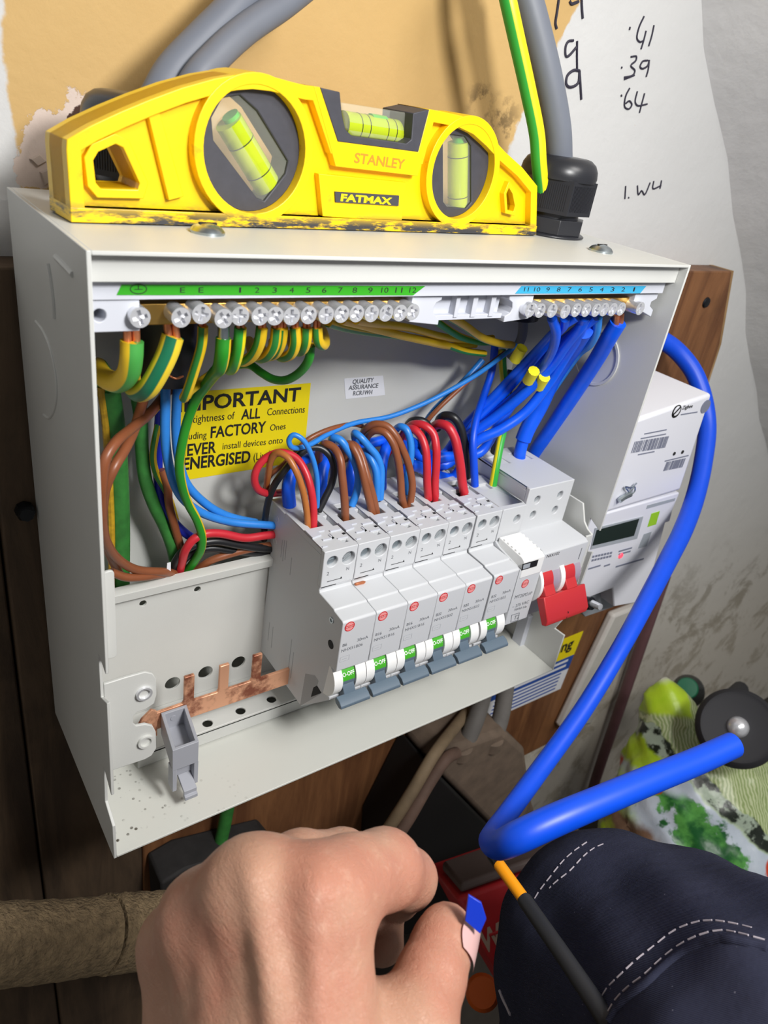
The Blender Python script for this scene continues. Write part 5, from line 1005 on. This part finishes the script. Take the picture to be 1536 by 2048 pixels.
# red case with white lettering
rD = 470; ro = A(930, 1790, D=rD); ru = (A(1085, 1735, D=rD + 10) - ro).normalized(); rv = (A(1010, 1960, D=rD - 8) - ro); rv = (rv - ru * rv.dot(ru)).normalized(); rn = ru.cross(rv); rn = rn if rn.dot(FWD) > 0 else -rn
RF = lambda p, q, h: ro + ru * p + rv * q + rn * h
rc = thing('tool_case', 'red plastic case with pale lettering between the hand and the knee', 'case', tuple(ro + rn * 40))
part('shell', MB().prism([(-6, 0), (95, 0), (95, 95), (20, 95), (4, 40)], RF, 0, 90), M['red_box'], rc, 3)
part('rim', MB().prism([(0, -7), (95, -7), (95, -1), (-2, -1)], RF, 2, 60), simple('dull_grey_rim', (92, 78, 74), .6), rc, 2)
part('rib', MB().tube([RF(8, 27, 0), RF(60, 27, 0)], 1.0, 8, 1), M['red_box'], rc)
RP = lambda u, v: CAM + ray(u, v) * ((ro - rn * .3 - CAM).dot(rn) / ray(u, v).dot(rn))
m_ = text_mb('WHE', RP(966, 1908), RP(1050, 1866) - RP(966, 1908), RP(958, 1872) - RP(966, 1908), (RP(1050, 1866) - RP(966, 1908)).length, 13, .03); part('printed_text', m_, simple('cream_print', (196, 170, 150), .6), rc, smooth=0)
q = A(965, 1985, D=430); solo('orange_plug', MB().lathe([(9, -20), (10, 0), (8, 4)], q, (CAM - q), 24), M['orange'], 'orange plastic piece in the dark below the red case', 'cap', smooth=50)

# ------------------------------------------------------------------ the person: left hand, forearm and one knee in work trousers
per = thing('person', 'person crouching, left hand reaching in with blue scrap on thumb, navy trousers', 'person', (100, -260, -500))
J = {}
def seg(a, b, ra, rb): return (NP(*a), NP(*b), ra, rb)
palm = [seg((640, 1805, 203), (660, 2250, 184), 13.2, 15), seg((508, 1785, 206), (590, 2280, 184), 12.6, 14.5), seg((415, 1838, 215), (490, 2290, 190), 11.6, 13.5), seg((358, 1888, 227), (375, 2290, 200), 10.2, 13),
        seg((560, 1900, 216), (560, 2250, 200), 15, 16), seg((440, 1950, 224), (470, 2250, 206), 13, 15), seg((668, 1990, 210), (690, 2200, 194), 10, 14), seg((560, 2250, 190), (520, 2900, 162), 28, 32), seg((690, 2190, 192), (748, 2100, 201), 15, 12), seg((578, 1850, 204), (622, 2250, 182), 11, 14.5), seg((462, 1880, 211), (535, 2270, 184), 10.5, 14),
        seg((640, 1805, 203), (508, 1785, 206), 11.8, 11.4), seg((508, 1785, 206), (415, 1838, 215), 10.8, 10.2), seg((415, 1838, 215), (358, 1888, 227), 9.6, 9.2)]
fingers = [[seg((640, 1805, 203), (700, 1762, 214), 13.2, 12.4), seg((700, 1762, 214), (768, 1738, 228), 12.4, 11.6), seg((768, 1738, 228), (814, 1757, 243), 11.4, 9.6), seg((814, 1757, 243), (796, 1796, 254), 9.2, 7.6)],
           [seg((508, 1785, 206), (600, 1736, 228), 12.2, 10.8), seg((600, 1736, 228), (684, 1724, 248), 10.8, 10.4), seg((684, 1724, 248), (755, 1800, 260), 10.2, 9.2), seg((755, 1800, 260), (764, 1885, 252), 9.2, 7.6)],
           [seg((415, 1838, 215), (520, 1775, 242), 11.4, 10), seg((520, 1775, 242), (600, 1768, 260), 10, 9.8), seg((600, 1768, 260), (680, 1840, 266), 9.6, 8.8), seg((680, 1840, 266), (690, 1910, 254), 8.8, 7.4)],
           [seg((358, 1888, 227), (450, 1835, 250), 10, 8.8), seg((450, 1835, 250), (520, 1835, 264), 8.8, 8.4), seg((520, 1835, 264), (590, 1900, 262), 8.4, 7.4)],
           [seg((770, 2190, 193), (826, 2055, 203), 14.4, 12.2), seg((826, 2055, 203), (862, 1952, 215), 12.0, 9.8), seg((862, 1952, 215), (884, 1890, 224), 9.9, 9.0), seg((884, 1890, 224), (893, 1862, 228), 9.0, 8.2)]]
bumps = [(NP(503, 1712, 197), 6.5, 1.5), (NP(628, 1735, 193), 6.5, .8), (NP(400, 1772, 208), 6, 1.0), (NP(775, 1680, 221), 6, .8), (NP(850, 1950, 206), 5, .5)]
tend = [seg((630, 1790, 191), (640, 2250, 172), 1.0, 1.6), seg((508, 1765, 193), (585, 2260, 170), 1.5, 2.2), seg((410, 1830, 204), (480, 2270, 178), 1.2, 2)]
def hand_sdf(P):
    d = None
    for c in palm: e = cone(P, *c); d = e if d is None else smin(d, e, 10)
    for c in tend: d = smin(d, cone(P, *c), 7)
    fd = None; th = None
    for k, fg in enumerate(fingers):
        x = None
        for c in fg: e = cone(P, *c); x = e if x is None else smin(x, e, 3.2)
        if k == 4: th = x
        else: fd = x if fd is None else smin(fd, x, 1.2)
    d = np.minimum(smin(d, fd, 6), smin(d, th, 7))
    for c, r, a in bumps: d = d - a * np.exp(-((P - c) ** 2).sum(-1) / (r * r))
    d = d + .12 * np.sin(P[..., 0] * 1.1 + P[..., 2] * .7) * np.sin(P[..., 2] * 1.3 - P[..., 1] * .9)
    return d
allp = np.array([x for c in palm + sum(fingers, []) for x in c[:2]])
hm = nets(hand_sdf, allp.min(0) - 34, allp.max(0) + 34, 1.5)
part('hand', hm, M['skin'], per, smooth=80)
# thumb nail and the blue scrap of insulation under it
na, nb2 = A(893, 1864, D=228), A(879, 1914, D=220.6); ax_ = (na - nb2).normalized()
out = (RIGHT * .72 - FWD * .69); out = (out - ax_ * out.dot(ax_)).normalized(); sd = ax_.cross(out)
nmb = MB(); nn = 9
for lift in (.25, -.8):
    for i in range(nn):
        for j in range(nn):
            t = math.radians((i / (nn - 1) * 2 - 1) * 40); s_ = j / (nn - 1)
            k = 1 - .25 * (2 * s_ - 1) ** 2
            nmb.v.append(nb2 + (na - nb2) * (s_ * 1.3 - .02) + (out * math.cos(t * k) + sd * math.sin(t * k)) * (10.25 - .3 * s_ ** 2 + lift))
for b2 in (0, nn * nn):
    nmb.f += [tuple(b2 + x for x in (i * nn + j, i * nn + j + 1, (i + 1) * nn + j + 1, (i + 1) * nn + j)) for i in range(nn - 1) for j in range(nn - 1)]
part('thumbnail', nmb, M['nail'], per, smooth=80)
ch = [A(u, v, D=219.5) for u, v in ((937, 1790), (963, 1806), (973, 1838), (960, 1868), (930, 1842))]
solo('insulation_scrap', flatplate(ch, FWD, 1.0), simple('blue_scrap', (10, 52, 190), .4), 'small royal blue scrap of insulation stuck to the thumb nail', 'scrap', bevel=.2)
leg = [seg((1270, 1960, 352), (1680, 2380, 236), 61, 88), seg((1240, 1990, 362), (1120, 2500, 440), 55, 52), seg((1200, 1850, 356), (1310, 1930, 345), 36, 50)]
def leg_sdf(P):
    d = None
    for c in leg: e = cone(P, *c); d = e if d is None else smin(d, e, 26)
    w1 = np.sin(P[..., 0] * .16 - P[..., 1] * .05 + P[..., 2] * .10) * np.sin(P[..., 1] * .07 + P[..., 2] * .05 + .5)
    w2 = np.sin((P[..., 0] * .35 + P[..., 1] * .31 - P[..., 2] * .27))
    return d + 1.3 * w1 + .12 * w2
lpnts = np.array([x for c in leg for x in c[:2]])
lm = nets(leg_sdf, lpnts.min(0) - 95, lpnts.max(0) + 95, 3.5)
tro = part('trousers', lm, M['cloth'], per, smooth=80)
def surf(px_, lift):
    o = []
    for u, v in px_:
        p = march(leg_sdf, u, v, 180, 480)
        if p is not None: o.append(p - ray(u, v).normalized() * lift)
    return o
def dense(px_, n): return [(q.x, q.y) for q in catmull([Vector((u, v, 0)) for u, v in px_], n)]
zt = lambda x, y: (900 + x / 2.415, 1600 + y / 2.415)
seams = [[(735, 945), (760, 905), (820, 845), (900, 770), (990, 700), (1080, 630), (1180, 590), (1260, 580), (1360, 593), (1480, 622)], [(760, 1025), (800, 960), (860, 900), (940, 840), (1020, 765), (1120, 690), (1220, 645), (1310, 628), (1400, 642), (1520, 675)],
         [(660, 203), (600, 245), (540, 300), (480, 375), (430, 440), (400, 490)], [(740, 212), (690, 235), (640, 275), (580, 340), (510, 395), (480, 425)]]
part('seam_ridge', MB().tube(surf(dense([zt(x + 14, y + 50) for x, y in seams[1]], 4), -.9), 1.9, 10, 2), M['cloth'], tro, smooth=80)
st = MB()
for sm_px in seams:
    P = catmull(surf(dense([zt(*p) for p in sm_px], 5), .25), 4)
    acc = 0.; i = 0
    while i < len(P) - 1:
        j = i; ln = 0.
        while j < len(P) - 1 and ln < 3.0: ln += (P[j + 1] - P[j]).length; j += 1
        seg_ = P[i:j + 1]
        if len(seg_) > 1: st.tube([seg_[0], seg_[-1]], .33, 6, 1)
        ln = 0.; i = j
        while i < len(P) - 1 and ln < 1.5: ln += (P[i + 1] - P[i]).length; i += 1
part('stitching', st, M['thread'], tro, kind='stuff', label='pale grey stitching along the knee seams')
part('loose_thread', MB().tube(surf([zt(*p) for p in ((215, 905), (240, 920), (255, 960), (275, 1000), (290, 1035))], .6), .8, 6, 4), M['thread'], tro)
# screwdriver resting on the knee
sdv = thing('screwdriver', 'insulated screwdriver with black sleeve and amber section lying on the knee', 'screwdriver', tuple(A(1130, 1920, D=272)))
def SD(u, v, d): return A(u, v, D=d)
part('blade', MB().tube([SD(974, 1692, 312), SD(985, 1712, 306), SD(997, 1728, 302)], 2.2, 14, 1, 0, [.8, 2.4, 2.5]), M['screw_dark'], sdv)
part('amber_sleeve', MB().tube([SD(995, 1725, 303), SD(1047, 1797, 292)], 2.5, 18, 1), M['amber'], sdv)
part('black_sleeve', MB().tube([SD(1044, 1793, 292.6), SD(1050, 1801, 291.2), SD(1130, 1916, 272), SD(1226, 2058, 248), SD(1420, 2350, 210)], 3.0, 18, 1, 0, [2.4, 3.0, 3.2, 3.5, 3.6]), M['tool_black'], sdv)
